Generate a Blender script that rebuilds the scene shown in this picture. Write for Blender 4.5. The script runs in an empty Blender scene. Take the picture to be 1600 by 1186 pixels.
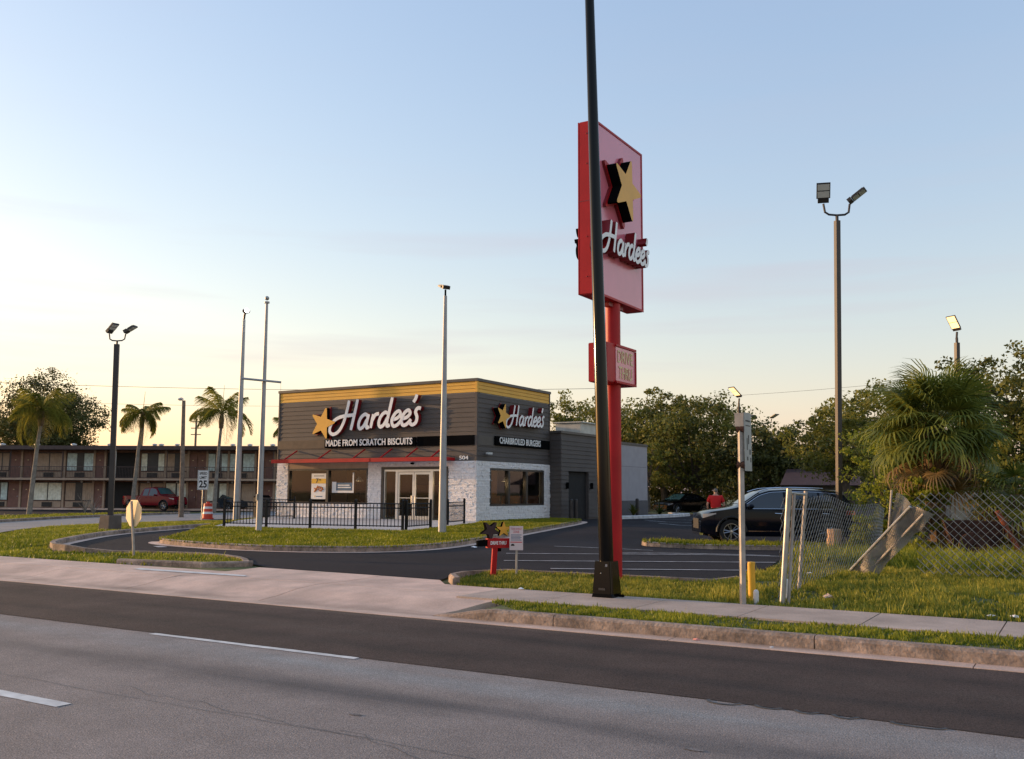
import bpy, bmesh, math, random
import numpy as np
from mathutils import Vector, Matrix, noise as mnoise
R = math.radians
sc = bpy.context.scene
COL = sc.collection
# ---------------------------------------------------------------- camera
H, PITCH, ROLL, CZ = R(31.0), R(6.7), R(0.32), 1.6
cam = bpy.data.objects.new('camera', bpy.data.cameras.new('camera')); COL.objects.link(cam)
cam.matrix_world = (Matrix.Translation((0, 0, CZ)) @ Matrix.Rotation(H, 4, 'Z') @ Matrix.Rotation(math.pi/2 + PITCH, 4, 'X') @ Matrix.Rotation(ROLL, 4, 'Z'))
cam.data.sensor_width = 36; cam.data.lens = 1490/1600*36; cam.data.clip_end = 3000
sc.camera = cam
# ---------------------------------------------------------------- light: low sun from the left, clear evening sky
SUN_EL = R(7.5)
SUN_AZ = R(99)                      # degrees to the left of +Y
to_sun = Vector((-math.sin(SUN_AZ)*math.cos(SUN_EL), math.cos(SUN_AZ)*math.cos(SUN_EL), math.sin(SUN_EL)))
sun = bpy.data.objects.new('sun', bpy.data.lights.new('sun', 'SUN')); COL.objects.link(sun)
sun.data.energy = 3.2; sun.data.angle = R(0.6); sun.data.color = (1.0, 0.62, 0.30)
sun.rotation_euler = to_sun.to_track_quat('Z', 'Y').to_euler()
world = bpy.data.worlds.new('World'); sc.world = world; world.use_nodes = True
wn, wl = world.node_tree.nodes, world.node_tree.links
wn.clear()
wo = wn.new('ShaderNodeOutputWorld'); bg = wn.new('ShaderNodeBackground'); sky = wn.new('ShaderNodeTexSky')
sky.sky_type = 'NISHITA'; sky.sun_disc = False; sky.sun_elevation = SUN_EL; sky.sun_rotation = -SUN_AZ
sky.altitude = 0; sky.air_density = 1.5; sky.dust_density = .8; sky.ozone_density = 1.0
bg.inputs['Strength'].default_value = 0.15
# thin evening cloud streaks low in the sky
tc = wn.new('ShaderNodeTexCoord'); mp = wn.new('ShaderNodeMapping'); mp.inputs['Scale'].default_value = (1.3, 1.3, 17.0)
nz = wn.new('ShaderNodeTexNoise'); nz.inputs['Scale'].default_value = 1.9; nz.inputs['Detail'].default_value = 5; nz.inputs['Roughness'].default_value = .5
cr = wn.new('ShaderNodeValToRGB'); cr.color_ramp.elements[0].position = .50; cr.color_ramp.elements[1].position = .78
sp = wn.new('ShaderNodeSeparateXYZ')
band = wn.new('ShaderNodeValToRGB')
for p, v in ((0.0, 0), (0.06, 0.2), (0.13, 1), (0.22, .8), (0.34, .12), (0.6, 0.1)):
    e = band.color_ramp.elements.new(p); e.color = (v, v, v, 1)
mul = wn.new('ShaderNodeMath'); mul.operation = 'MULTIPLY'; mul2 = wn.new('ShaderNodeMath'); mul2.operation = 'MULTIPLY'; mul2.inputs[1].default_value = .45
mixc = wn.new('ShaderNodeMixRGB'); mixc.inputs['Color2'].default_value = (2.9, 2.5, 2.8, 1)
wl.new(tc.outputs['Generated'], mp.inputs['Vector']); wl.new(mp.outputs['Vector'], nz.inputs['Vector'])
wl.new(nz.outputs['Fac'], cr.inputs['Fac']); wl.new(tc.outputs['Generated'], sp.inputs[0]); wl.new(sp.outputs['Z'], band.inputs['Fac'])
wl.new(cr.outputs['Color'], mul.inputs[0]); wl.new(band.outputs['Color'], mul.inputs[1]); wl.new(mul.outputs[0], mul2.inputs[0])
wl.new(mul2.outputs[0], mixc.inputs['Fac']); 
tint = wn.new('ShaderNodeMixRGB'); tint.blend_type = 'MULTIPLY'; tint.inputs['Fac'].default_value = 1; tint.inputs['Color2'].default_value = (1.09, .98, 1.02, 1)
haze = wn.new('ShaderNodeMixRGB'); haze.blend_type = 'ADD'; haze.inputs['Fac'].default_value = 1; haze.inputs['Color2'].default_value = (.50, .88, 1.70, 1)   # thin even high haze
wl.new(sky.outputs['Color'], tint.inputs['Color1']); wl.new(tint.outputs[0], haze.inputs['Color1']); wl.new(haze.outputs[0], mixc.inputs['Color1'])
wl.new(mixc.outputs['Color'], bg.inputs['Color']); wl.new(bg.outputs[0], wo.inputs[0])
vs = sc.view_settings; vs.view_transform = 'Standard'; vs.look = 'None'; vs.gamma = 1; vs.exposure = 0.58; vs.use_curve_mapping = False
sc.render.engine = 'CYCLES'; sc.cycles.transparent_max_bounces = 24; sc.cycles.max_bounces = 6
rnd = random.Random(5)

# ---------------------------------------------------------------- materials
MATS = {}
def P(name, col, rough=.6, metal=0., var=.12, scale=3., bump=0., bscale=40., spec=.5, trans=0., emit=None, estr=0., det=4):
    m = bpy.data.materials.new(name); m.use_nodes = True; MATS[name] = m
    n, l = m.node_tree.nodes, m.node_tree.links
    b = n['Principled BSDF']
    b.inputs['Roughness'].default_value = rough; b.inputs['Metallic'].default_value = metal
    b.inputs['Specular IOR Level'].default_value = spec
    g = n.new('ShaderNodeNewGeometry')
    t = n.new('ShaderNodeTexNoise'); t.inputs['Scale'].default_value = scale; t.inputs['Detail'].default_value = det
    l.new(g.outputs['Position'], t.inputs['Vector'])
    r = n.new('ShaderNodeValToRGB')
    lo = [max(0, c*(1-var*1.6)) for c in col]; hi = [min(1, c*(1+var*1.6)) for c in col]
    r.color_ramp.elements[0].position = .25; r.color_ramp.elements[1].position = .75
    r.color_ramp.elements[0].color = (*lo, 1); r.color_ramp.elements[1].color = (*hi, 1)
    l.new(t.outputs['Fac'], r.inputs['Fac']); l.new(r.outputs['Color'], b.inputs['Base Color'])
    if bump:
        t2 = n.new('ShaderNodeTexNoise'); t2.inputs['Scale'].default_value = bscale; t2.inputs['Detail'].default_value = 3
        l.new(g.outputs['Position'], t2.inputs['Vector'])
        bp = n.new('ShaderNodeBump'); bp.inputs['Strength'].default_value = bump; bp.inputs['Distance'].default_value = .02
        l.new(t2.outputs['Fac'], bp.inputs['Height']); l.new(bp.outputs[0], b.inputs['Normal'])
    if emit:
        b.inputs['Emission Color'].default_value = (*emit, 1); b.inputs['Emission Strength'].default_value = estr
    return m

def leafmat(name, c1, c2, trans=.3, scale=.8, rough=.55):
    m = bpy.data.materials.new(name); m.use_nodes = True; MATS[name] = m
    n, l = m.node_tree.nodes, m.node_tree.links
    b = n['Principled BSDF']; out = n['Material Output']
    b.inputs['Roughness'].default_value = rough; b.inputs['Specular IOR Level'].default_value = .3
    g = n.new('ShaderNodeNewGeometry'); t = n.new('ShaderNodeTexNoise'); t.inputs['Scale'].default_value = scale; t.inputs['Detail'].default_value = 6
    l.new(g.outputs['Position'], t.inputs['Vector'])
    wnz = n.new('ShaderNodeAttribute'); wnz.attribute_name = 'rnd'
    ad = n.new('ShaderNodeMath'); ad.operation = 'MULTIPLY_ADD'; ad.inputs[1].default_value = .45; 
    l.new(wnz.outputs['Fac'], ad.inputs[0]); l.new(t.outputs['Fac'], ad.inputs[2])
    r = n.new('ShaderNodeValToRGB'); r.color_ramp.elements[0].position = .4; r.color_ramp.elements[1].position = 1.0
    r.color_ramp.elements[0].color = (*c1, 1); r.color_ramp.elements[1].color = (*c2, 1)
    l.new(ad.outputs[0], r.inputs['Fac']); l.new(r.outputs['Color'], b.inputs['Base Color'])
    tr = n.new('ShaderNodeBsdfTranslucent'); l.new(r.outputs['Color'], tr.inputs['Color'])
    mx = n.new('ShaderNodeMixShader'); mx.inputs[0].default_value = trans
    l.new(b.outputs[0], mx.inputs[1]); l.new(tr.outputs[0], mx.inputs[2]); l.new(mx.outputs[0], out.inputs['Surface'])
    return m

def glassmat(name, tint=(.75, .8, .8), refl=.10, rough=.03):
    m = bpy.data.materials.new(name); m.use_nodes = True; MATS[name] = m
    n, l = m.node_tree.nodes, m.node_tree.links; out = n['Material Output']; n.remove(n['Principled BSDF'])
    t = n.new('ShaderNodeBsdfTransparent'); t.inputs['Color'].default_value = (*tint, 1)
    gl = n.new('ShaderNodeBsdfGlossy'); gl.inputs['Roughness'].default_value = rough
    fr = n.new('ShaderNodeLayerWeight'); pw = n.new('ShaderNodeMath'); pw.operation = 'POWER'; pw.inputs[1].default_value = 4.5; l.new(fr.outputs['Facing'], pw.inputs[0])
    ad = n.new('ShaderNodeMath'); ad.operation = 'MULTIPLY_ADD'; ad.use_clamp = True; ad.inputs[1].default_value = .7; ad.inputs[2].default_value = refl
    wv = n.new('ShaderNodeTexNoise'); wv.inputs['Scale'].default_value = .6; bp = n.new('ShaderNodeBump'); bp.inputs['Strength'].default_value = .02
    l.new(wv.outputs['Fac'], bp.inputs['Height']); l.new(bp.outputs[0], gl.inputs['Normal'])
    mx = n.new('ShaderNodeMixShader')
    l.new(pw.outputs[0], ad.inputs[0]); l.new(ad.outputs[0], mx.inputs[0]); l.new(t.outputs[0], mx.inputs[1]); l.new(gl.outputs[0], mx.inputs[2])
    l.new(mx.outputs[0], out.inputs['Surface'])
    return m

def add_streak(m, axis, centre, width, colour, amt, nscale=(.25, 2, 1)):
    """darker or lighter band that runs along the road (tyre rubber, wear), broken up by noise"""
    n, l = m.node_tree.nodes, m.node_tree.links
    b = n['Principled BSDF']; old = b.inputs['Base Color'].links[0].from_socket
    g = n.new('ShaderNodeNewGeometry'); s = n.new('ShaderNodeSeparateXYZ'); l.new(g.outputs['Position'], s.inputs[0])
    mp = n.new('ShaderNodeMapping'); mp.inputs['Scale'].default_value = nscale; l.new(g.outputs['Position'], mp.inputs['Vector'])
    t = n.new('ShaderNodeTexNoise'); t.inputs['Scale'].default_value = 1.0; t.inputs['Detail'].default_value = 5; l.new(mp.outputs[0], t.inputs['Vector'])
    a = n.new('ShaderNodeMath'); a.operation = 'SUBTRACT'; a.inputs[1].default_value = centre; l.new(s.outputs[axis], a.inputs[0])
    ab = n.new('ShaderNodeMath'); ab.operation = 'ABSOLUTE'; l.new(a.outputs[0], ab.inputs[0])
    mr = n.new('ShaderNodeMapRange'); mr.interpolation_type = 'SMOOTHSTEP'
    mr.inputs['From Min'].default_value = 0; mr.inputs['From Max'].default_value = width; mr.inputs['To Min'].default_value = 1; mr.inputs['To Max'].default_value = 0
    l.new(ab.outputs[0], mr.inputs['Value'])
    m1 = n.new('ShaderNodeMath'); m1.operation = 'MULTIPLY'; l.new(mr.outputs[0], m1.inputs[0])
    m3 = n.new('ShaderNodeMapRange'); m3.inputs['From Min'].default_value = .3; m3.inputs['From Max'].default_value = .65; l.new(t.outputs['Fac'], m3.inputs['Value'])
    l.new(m3.outputs[0], m1.inputs[1])
    m2 = n.new('ShaderNodeMath'); m2.operation = 'MULTIPLY'; m2.inputs[1].default_value = amt; l.new(m1.outputs[0], m2.inputs[0])
    mx = n.new('ShaderNodeMixRGB'); mx.inputs['Color2'].default_value = (*colour, 1)
    l.new(m2.outputs[0], mx.inputs['Fac']); l.new(old, mx.inputs['Color1']); l.new(mx.outputs[0], b.inputs['Base Color'])

def add_speckle(m, scale, amt):
    n, l = m.node_tree.nodes, m.node_tree.links
    b = n['Principled BSDF']; old = b.inputs['Base Color'].links[0].from_socket
    g = n.new('ShaderNodeNewGeometry'); t = n.new('ShaderNodeTexNoise'); t.inputs['Scale'].default_value = scale; t.inputs['Detail'].default_value = 2
    l.new(g.outputs['Position'], t.inputs['Vector'])
    mr = n.new('ShaderNodeMapRange'); mr.inputs['From Min'].default_value = .3; mr.inputs['From Max'].default_value = .7
    mr.inputs['To Min'].default_value = 1-amt; mr.inputs['To Max'].default_value = 1+amt; l.new(t.outputs['Fac'], mr.inputs['Value'])
    mx = n.new('ShaderNodeMixRGB'); mx.blend_type = 'MULTIPLY'; mx.inputs['Fac'].default_value = 1
    l.new(old, mx.inputs['Color1']); l.new(mr.outputs[0], mx.inputs['Color2']); l.new(mx.outputs[0], b.inputs['Base Color'])

M_old = P('worn_asphalt', (.215, .184, .168), .85, var=.07, scale=.9, bump=.5, bscale=90)
add_streak(M_old, 'Y', 6.05, .5, (.075, .072, .075), .95); add_streak(M_old, 'Y', 6.9, .6, (.235, .245, .245), .85); add_streak(M_old, 'Y', 3.3, .5, (.10, .10, .10), .5); add_streak(M_old, 'Y', 1.7, .5, (.10, .10, .10), .5)
add_speckle(M_old, 85, .5); add_speckle(M_old, 28, .16); add_speckle(M_old, 1.6, .10); add_speckle(M_old, 5, .07)
M_new = P('fresh_asphalt', (.064, .045, .037), .85, spec=.2, var=.14, scale=.7, bump=.4, bscale=120)
add_streak(M_new, 'Y', 9.15, .4, (.030, .024, .022), .8); add_streak(M_new, 'Y', 8.0, .35, (.033, .027, .025), .8); add_streak(M_new, 'Y', 8.6, .3, (.075, .06, .05), .5); add_streak(M_new, 'Y', 9.9, .25, (.13, .10, .08), .6); add_speckle(M_new, 85, .55); add_speckle(M_new, 2.2, .12)
M_lot = P('sealed_asphalt', (.022, .0185, .020), .85, spec=.12, var=.25, scale=.35, bump=.3, bscale=90); add_speckle(M_lot, 60, .3)
M_side = P('side_road_asphalt', (.22, .215, .21), .85, var=.12, scale=.5, bump=.3); add_speckle(M_side, 40, .15)
M_conc = P('concrete', (.60, .43, .34), .85, var=.12, scale=.8, bump=.25, bscale=60); add_speckle(M_conc, 45, .10); add_speckle(M_conc, 3.5, .10); add_speckle(M_conc, .9, .16); add_streak(M_conc, 'Y', 10.25, .35, (.22, .165, .13), .75, (.8, 3, 1)); add_streak(M_conc, 'X', -11.9, .5, (.33, .25, .20), .5, (2, .5, 1)); add_streak(M_conc, 'X', -10.2, .5, (.33, .25, .20), .5, (2, .5, 1))
M_curb = P('curb_concrete', (.27, .20, .155), .9, var=.28, scale=2.2, bump=.5, bscale=25); add_speckle(M_curb, 30, .2); add_speckle(M_curb, 7, .35)
M_walk = P('sidewalk_concrete', (.43, .33, .265), .85, var=.14, scale=.9, bump=.25, bscale=60); add_speckle(M_walk, 45, .12); add_speckle(M_walk, 3, .12)
M_pad = P('patio_concrete', (.45, .43, .41), .85, var=.08, scale=1.)
M_joint = P('joint_dirt', (.09, .075, .06), .95)
M_paint = P('road_paint', (.62, .61, .58), .7, var=.18, scale=6)
M_paint2 = P('faded_paint', (.36, .36, .37), .8, var=.35, scale=5)
M_tar = P('crack_sealant', (.018, .018, .02), .5)
M_soil = P('soil', (.085, .062, .035), .95, var=.3, scale=2, bump=.6, bscale=12)
M_turf = P('turf_soil', (.075, .085, .022), .95, var=.35, scale=1.5, bump=.6, bscale=20)
M_grass = leafmat('grass_blades', (.06, .105, .006), (.33, .33, .03), .35, .55)
M_grassdry = leafmat('grass_dry', (.06, .105, .008), (.40, .36, .05), .35, .45)
M_lawn = leafmat('lawn_blades', (.075, .115, .005), (.30, .29, .012), .3, .6)
M_leaf = leafmat('oak_leaves', (.032, .046, .010), (.21, .21, .04), .35, .35)
M_leaf2 = leafmat('bright_leaves', (.045, .065, .010), (.26, .25, .045), .4, .4)
M_leaf3 = leafmat('dusky_leaves', (.026, .036, .009), (.13, .13, .03), .3, .4)
M_vine = leafmat('vine_leaves', (.05, .10, .010), (.34, .36, .04), .45, .6)
M_palm = leafmat('palm_fronds', (.075, .095, .012), (.36, .33, .06), .45, .8)
M_sabal = leafmat('sabal_fronds', (.045, .075, .012), (.27, .29, .05), .35, .9)
M_deadfrond = leafmat('dead_fronds', (.14, .085, .03), (.34, .23, .10), .25, .7)
M_bark = P('bark', (.10, .08, .06), .95, var=.3, scale=4, bump=.8, bscale=14)
M_palmbark = P('palm_trunk', (.23, .20, .17), .95, var=.2, scale=5, bump=.6, bscale=10)
M_boot = P('palm_boots', (.15, .095, .055), .95, var=.3, scale=6, bump=.8, bscale=18)
M_siding = P('grey_siding', (.082, .068, .062), .7, var=.09, scale=1.2, bump=.12, bscale=60)
M_yellow = P('yellow_siding', (.74, .40, .055), .65, var=.06, scale=1.2, bump=.1, bscale=60)
M_cap = P('parapet_cap', (.07, .062, .058), .5)
M_black = P('black_panel', (.006, .006, .0065), .55, spec=0.)
M_stone = P('white_stone', (.84, .80, .79), .85, var=.10, scale=9, bump=.6, bscale=35)
M_mortar = P('stone_joint', (.34, .33, .33), .95)
M_stucco = P('grey_stucco', (.36, .34, .36), .9, var=.05, scale=2, bump=.15, bscale=120)
M_base = P('dark_stucco', (.115, .11, .115), .9, var=.08, bump=.15, bscale=120)
M_red = P('red_paint', (.40, .010, .014), .45, var=.10, scale=2, spec=.25)
M_signface = P('red_acrylic_sheen', (.68, .19, .26), .20, var=.06, scale=1.5, spec=.9)  # pink of the reflected sky mixed into the red base colour
M_redside = P('dark_red', (.20, .010, .014), .4)
M_white = P('white_letters', (.80, .80, .80), .4, var=.04)
M_starY = P('star_yellow', (.74, .37, .035), .45, var=.06)
M_cream = P('cream_letters', (.72, .58, .30), .5)
M_frame = P('dark_bronze', (.045, .042, .042), .4, metal=.3)
M_alu = P('aluminium', (.62, .62, .62), .35, metal=.7, var=.05)
M_mesh = P('mesh_wire', (.30, .275, .245), .6, metal=.3, var=.2)
M_galv = P('galvanised', (.36, .36, .35), .45, metal=.7, var=.15, scale=8)
M_galvdull = P('dull_post', (.36, .33, .30), .6, metal=.35, var=.15, scale=6)
M_whitepole = P('pale_pole', (.34, .34, .345), .45, metal=.15, var=.10, scale=2.5)
M_fence = P('black_iron', (.006, .006, .0065), .5, spec=.25)
M_polebrown = P('bronze_pole', (.038, .032, .031), .45, metal=.2, var=.1)
M_gloss = P('gloss_black', (.004, .0038, .0038), .13, var=.1, spec=.22)
M_lens = P('lamp_lens', (.55, .55, .52), .25, var=.05)
M_glow = P('lit_lens', (.9, .75, .5), .3, emit=(1, .62, .25), estr=1.1)
M_glow2 = P('lit_lamp', (1, 1, .95), .3, emit=(1, .95, .85), estr=60)
M_timber = P('weathered_wood', (.20, .15, .11), .9, var=.25, scale=6, bump=.5, bscale=20)
M_glass = glassmat('window_glass', (.80, .83, .82), .03)
M_warm = P('tan_wall', (.30, .16, .07), .8, var=.15, scale=1)
M_tile = P('floor_tile', (.16, .11, .08), .4)
M_ceil = P('ceiling_tile', (.5, .48, .45), .9)
M_wood = P('cafe_wood', (.20, .09, .035), .5, var=.2, scale=5)
M_booth = P('booth_vinyl', (.10, .045, .03), .5)
M_wire = P('wire', (.05, .045, .045), .6)
M_metal_white = P('white_metal', (.55, .56, .55), .5, var=.06)
M_brick = P('motel_wall', (.25, .135, .095), .9, var=.2, scale=3, bump=.3, bscale=20)
M_tan = P('motel_trim', (.40, .29, .21), .8, var=.1)
M_mdoor = P('motel_door', (.19, .09, .07), .6)
M_curtain = P('curtain', (.86, .85, .68), .9, var=.18, scale=4)
M_curtain2 = P('teal_curtain', (.58, .68, .66), .9, var=.18, scale=4)
M_roofd = P('motel_roof', (.09, .062, .055), .8)
M_dark = P('deep_dark', (.010, .009, .009), .8)
M_tyre = P('tyre', (.012, .012, .013), .85)
M_rim = P('alloy', (.42, .42, .43), .28, metal=.9, var=.04)
M_navy = P('navy_paint', (.003, .005, .011), .08, var=.05, spec=.18)
M_blackcar = P('black_paint', (.004, .004, .005), .15, spec=.3)
M_redcar = P('truck_red', (.17, .006, .014), .25, var=.06, spec=.25)
M_greycar = P('slate_paint', (.03, .04, .055), .2, spec=.35)
M_clad = P('black_plastic', (.02, .02, .021), .6)
M_chrome = P('chrome', (.75, .75, .76), .12, metal=1, var=.02)
M_carglass = P('car_glass', (.010, .013, .016), .05, spec=1.0)
M_windsh = P('windscreen', (.05, .12, .13), .06, spec=1.0)
M_head = P('headlamp', (.30, .29, .30), .08, spec=1.0)
M_tail = P('tail_lamp', (.50, .012, .015), .12, spec=.8)
M_skin = P('skin', (.50, .28, .19), .6)
M_shirt = P('red_shirt', (.55, .012, .012), .85, var=.1, bump=.3, bscale=12)
M_trouser = P('trousers', (.03, .035, .05), .9)
M_hair = P('grey_hair', (.16, .145, .13), .9)
M_orange = P('barrel_orange', (.62, .055, .025), .5)
M_reflw = P('reflective_white', (.75, .75, .75), .5)
M_signyel = P('sign_back_sungold', (.80, .62, .36), .5, metal=.1, var=.06)  # warm gold of the low sun put into the metal's colour
M_signwhite = P('sign_white', (.74, .73, .72), .5, var=.05)
M_txtblack = P('sign_black', (.015, .015, .016), .6)
M_txtred = P('sign_red', (.52, .03, .05), .6)
M_txtblue = P('sign_blue', (.04, .12, .22), .6)
M_pinkpaper = P('faded_notice', (.66, .55, .55), .6, var=.06)
M_posterY = P('poster_yellow', (.75, .43, .03), .6)
M_food = P('poster_food', (.50, .16, .035), .6, var=.35, scale=25)
M_yelpost = P('marker_yellow', (.68, .36, .02), .55, var=.1)
M_pvc = P('white_pvc', (.62, .60, .58), .6)
M_stub = P('stub_concrete', (.42, .27, .16), .9, var=.2, scale=5, bump=.5)  # concrete with an orange-brown base colour
M_rust = P('rust', (.045, .017, .012), .9, var=.4, scale=7, bump=.5)
M_paper = P('litter', (.70, .70, .70), .8)
M_pinkl = P('pink_litter', (.62, .25, .2), .7)
M_roofred = P('house_roof', (.055, .03, .032), .9, var=.15)
M_shed = P('shed_wall', (.42, .45, .50), .8)

# ---------------------------------------------------------------- terrain height
def sm(t):
    t = min(1., max(0., t)); return t*t*(3-2*t)
def hz(x, y):
    z = .16 + .09*sm((y-12.5)/2.5)
    z += (-.10-z)*sm((-30-x)/14)
    z += (.05-z)*sm((x+15)/6)*sm((y-20)/5)
    return z

# ---------------------------------------------------------------- builders
class MB:
    def __init__(s): s.v = []; s.f = []; s.m = []
    def add(s, vs, fs, mi=0):
        o = len(s.v); s.v += [tuple(v) for v in vs]; s.f += [tuple(i+o for i in f) for f in fs]; s.m += [mi]*len(fs); return s
    def box(s, a, b, mi=0):
        (x0, y0, z0), (x1, y1, z1) = a, b
        return s.add([(x0,y0,z0),(x1,y0,z0),(x1,y1,z0),(x0,y1,z0),(x0,y0,z1),(x1,y0,z1),(x1,y1,z1),(x0,y1,z1)],
                     [(0,3,2,1),(4,5,6,7),(0,1,5,4),(1,2,6,5),(2,3,7,6),(3,0,4,7)], mi)
    def frus(s, c, w0, d0, w1, d1, z0, z1, mi=0, mid=None):
        x, y = c; L = [(z0, w0, d0)] + ([mid] if mid else []) + [(z1, w1, d1)]
        vs = []; fs = []
        for z, w, d in L: vs += [(x-w/2,y-d/2,z),(x+w/2,y-d/2,z),(x+w/2,y+d/2,z),(x-w/2,y+d/2,z)]
        for k in range(len(L)-1):
            for i in range(4): fs.append((k*4+i, k*4+(i+1)%4, k*4+4+(i+1)%4, k*4+4+i))
        n = len(L)*4-4; fs += [(3,2,1,0), (n,n+1,n+2,n+3)]
        return s.add(vs, fs, mi)
    def tube(s, pts, rad, n=8, mi=0, caps=True):
        pts = [Vector(p) for p in pts]
        if not isinstance(rad, (list, tuple)): rad = [rad]*len(pts)
        vs = []; fs = []; up = None
        for i, p in enumerate(pts):
            d = (pts[min(i+1, len(pts)-1)] - pts[max(i-1, 0)])
            if d.length < 1e-9: d = Vector((0, 0, 1))
            d.normalize()
            a = Vector((1, 0, 0)) if abs(d.x) < .8 else Vector((0, 1, 0))
            if up is None: up = (a - d*a.dot(d)).normalized()
            else: up = (up - d*up.dot(d)).normalized()
            w = d.cross(up)
            for k in range(n):
                t = 2*math.pi*k/n; vs.append(p + (up*math.cos(t) + w*math.sin(t))*rad[i])
        for i in range(len(pts)-1):
            for k in range(n): fs.append((i*n+k, i*n+(k+1)%n, (i+1)*n+(k+1)%n, (i+1)*n+k))
        if caps: fs += [tuple(range(n))[::-1], tuple(range((len(pts)-1)*n, len(pts)*n))]
        return s.add(vs, fs, mi)
    def prism(s, poly, z0, z1, fn=None, mi=0, mside=None):
        """2-D polygon extruded along the third axis; fn maps (u, v, w) to 3-D"""
        fn = fn or (lambda u, v, w: (u, v, w)); n = len(poly)
        s.add([fn(u, v, z0) for u, v in poly] + [fn(u, v, z1) for u, v in poly], [tuple(range(n))[::-1], tuple(range(n, 2*n))], mi)
        s.add([fn(u, v, z0) for u, v in poly] + [fn(u, v, z1) for u, v in poly], [(i, (i+1)%n, n+(i+1)%n, n+i) for i in range(n)], mi if mside is None else mside)
        return s
    def lathe(s, prof, c=(0, 0, 0), n=16, axis='Z', mi=0):
        vs = []; fs = []
        for r, h in prof:
            for k in range(n):
                t = 2*math.pi*k/n; a, b = r*math.cos(t), r*math.sin(t)
                vs.append((c[0]+a, c[1]+b, c[2]+h) if axis == 'Z' else ((c[0]+a, c[1]+h, c[2]+b) if axis == 'Y' else (c[0]+h, c[1]+a, c[2]+b)))
        for i in range(len(prof)-1):
            for k in range(n): fs.append((i*n+k, i*n+(k+1)%n, (i+1)*n+(k+1)%n, (i+1)*n+k))
        return s.add(vs, fs, mi)
    def ball(s, c, rx, ry=None, rz=None, n=12, mi=0):
        ry = ry or rx; rz = rz or rx; vs = []; fs = []; m = n//2
        for i in range(m+1):
            a = math.pi*i/m
            for k in range(n):
                t = 2*math.pi*k/n; vs.append((c[0]+rx*math.sin(a)*math.cos(t), c[1]+ry*math.sin(a)*math.sin(t), c[2]+rz*math.cos(a)))
        for i in range(m):
            for k in range(n): fs.append((i*n+k, (i+1)*n+k, (i+1)*n+(k+1)%n, i*n+(k+1)%n))
        return s.add(vs, fs, mi)
    def mesh(s, name, mats, smooth=False, weld=False):
        me = bpy.data.meshes.new(name); me.from_pydata(s.v, [], s.f)
        if not isinstance(mats, (list, tuple)): mats = [mats]
        for m in mats: me.materials.append(m)
        me.polygons.foreach_set('material_index', s.m)
        bm = bmesh.new(); bm.from_mesh(me)
        if weld: bmesh.ops.remove_doubles(bm, verts=bm.verts, dist=1e-4)
        bmesh.ops.recalc_face_normals(bm, faces=bm.faces); bm.to_mesh(me); bm.free()
        if smooth:
            me.polygons.foreach_set('use_smooth', [True]*len(me.polygons))
            try: me.set_sharp_from_angle(angle=R(38))
            except Exception: pass
        return me
    def build(s, name, mats, parent=None, smooth=False, weld=False):
        return link(name, s.mesh(name, mats, smooth, weld), parent)

def link(name, me, parent=None, loc=None, rot=None):
    o = bpy.data.objects.new(name, me); COL.objects.link(o)
    if parent is not None: o.parent = parent
    if loc is not None: o.location = loc
    if rot is not None: o.rotation_euler = rot
    return o
def tag(o, label, cat, group=None):
    o['label'] = label; o['category'] = cat
    if group: o['group'] = group
    return o
def thing(name, label, cat, loc=(0, 0, 0), rz=0, group=None):
    o = bpy.data.objects.new(name, None); COL.objects.link(o); o.location = loc; o.rotation_euler = (0, 0, rz); o.empty_display_size = .2
    return tag(o, label, cat, group)
def structure(o): o['kind'] = 'structure'; return o
def stuff(o): o['kind'] = 'stuff'; return o
def np_mesh(name, V, F, mats, rndv=None, smooth=False):
    me = bpy.data.meshes.new(name); V = np.asarray(V, np.float32); F = np.asarray(F, np.int32); k = F.shape[1]
    me.vertices.add(len(V)); me.vertices.foreach_set('co', V.ravel())
    me.loops.add(F.size); me.loops.foreach_set('vertex_index', F.ravel())
    me.polygons.add(len(F)); me.polygons.foreach_set('loop_start', np.arange(0, F.size, k, dtype=np.int32)); me.polygons.foreach_set('loop_total', np.full(len(F), k, np.int32))
    if rndv is not None:
        a = me.attributes.new('rnd', 'FLOAT', 'POINT'); a.data.foreach_set('value', np.asarray(rndv, np.float32))
    for m in (mats if isinstance(mats, (list, tuple)) else [mats]): me.materials.append(m)
    me.update(calc_edges=True)
    return me
def inpoly(px, py, poly):
    c = np.zeros(len(px), bool); n = len(poly); j = n-1
    for i in range(n):
        xi, yi = poly[i]; xj, yj = poly[j]
        if yi != yj: c ^= ((yi > py) != (yj > py)) & (px < (xj-xi)*(py-yi)/(yj-yi)+xi)
        j = i
    return c
def smooth_poly(pts, it=2, closed=True):
    for _ in range(it):
        q = []; n = len(pts)
        rng = range(n) if closed else range(n-1)
        if not closed: q.append(pts[0])
        for i in rng:
            a, b = pts[i], pts[(i+1) % n]
            q += [(a[0]*.75+b[0]*.25, a[1]*.75+b[1]*.25), (a[0]*.25+b[0]*.75, a[1]*.25+b[1]*.75)]
        if not closed: q.append(pts[-1])
        pts = q
    return pts
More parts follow.
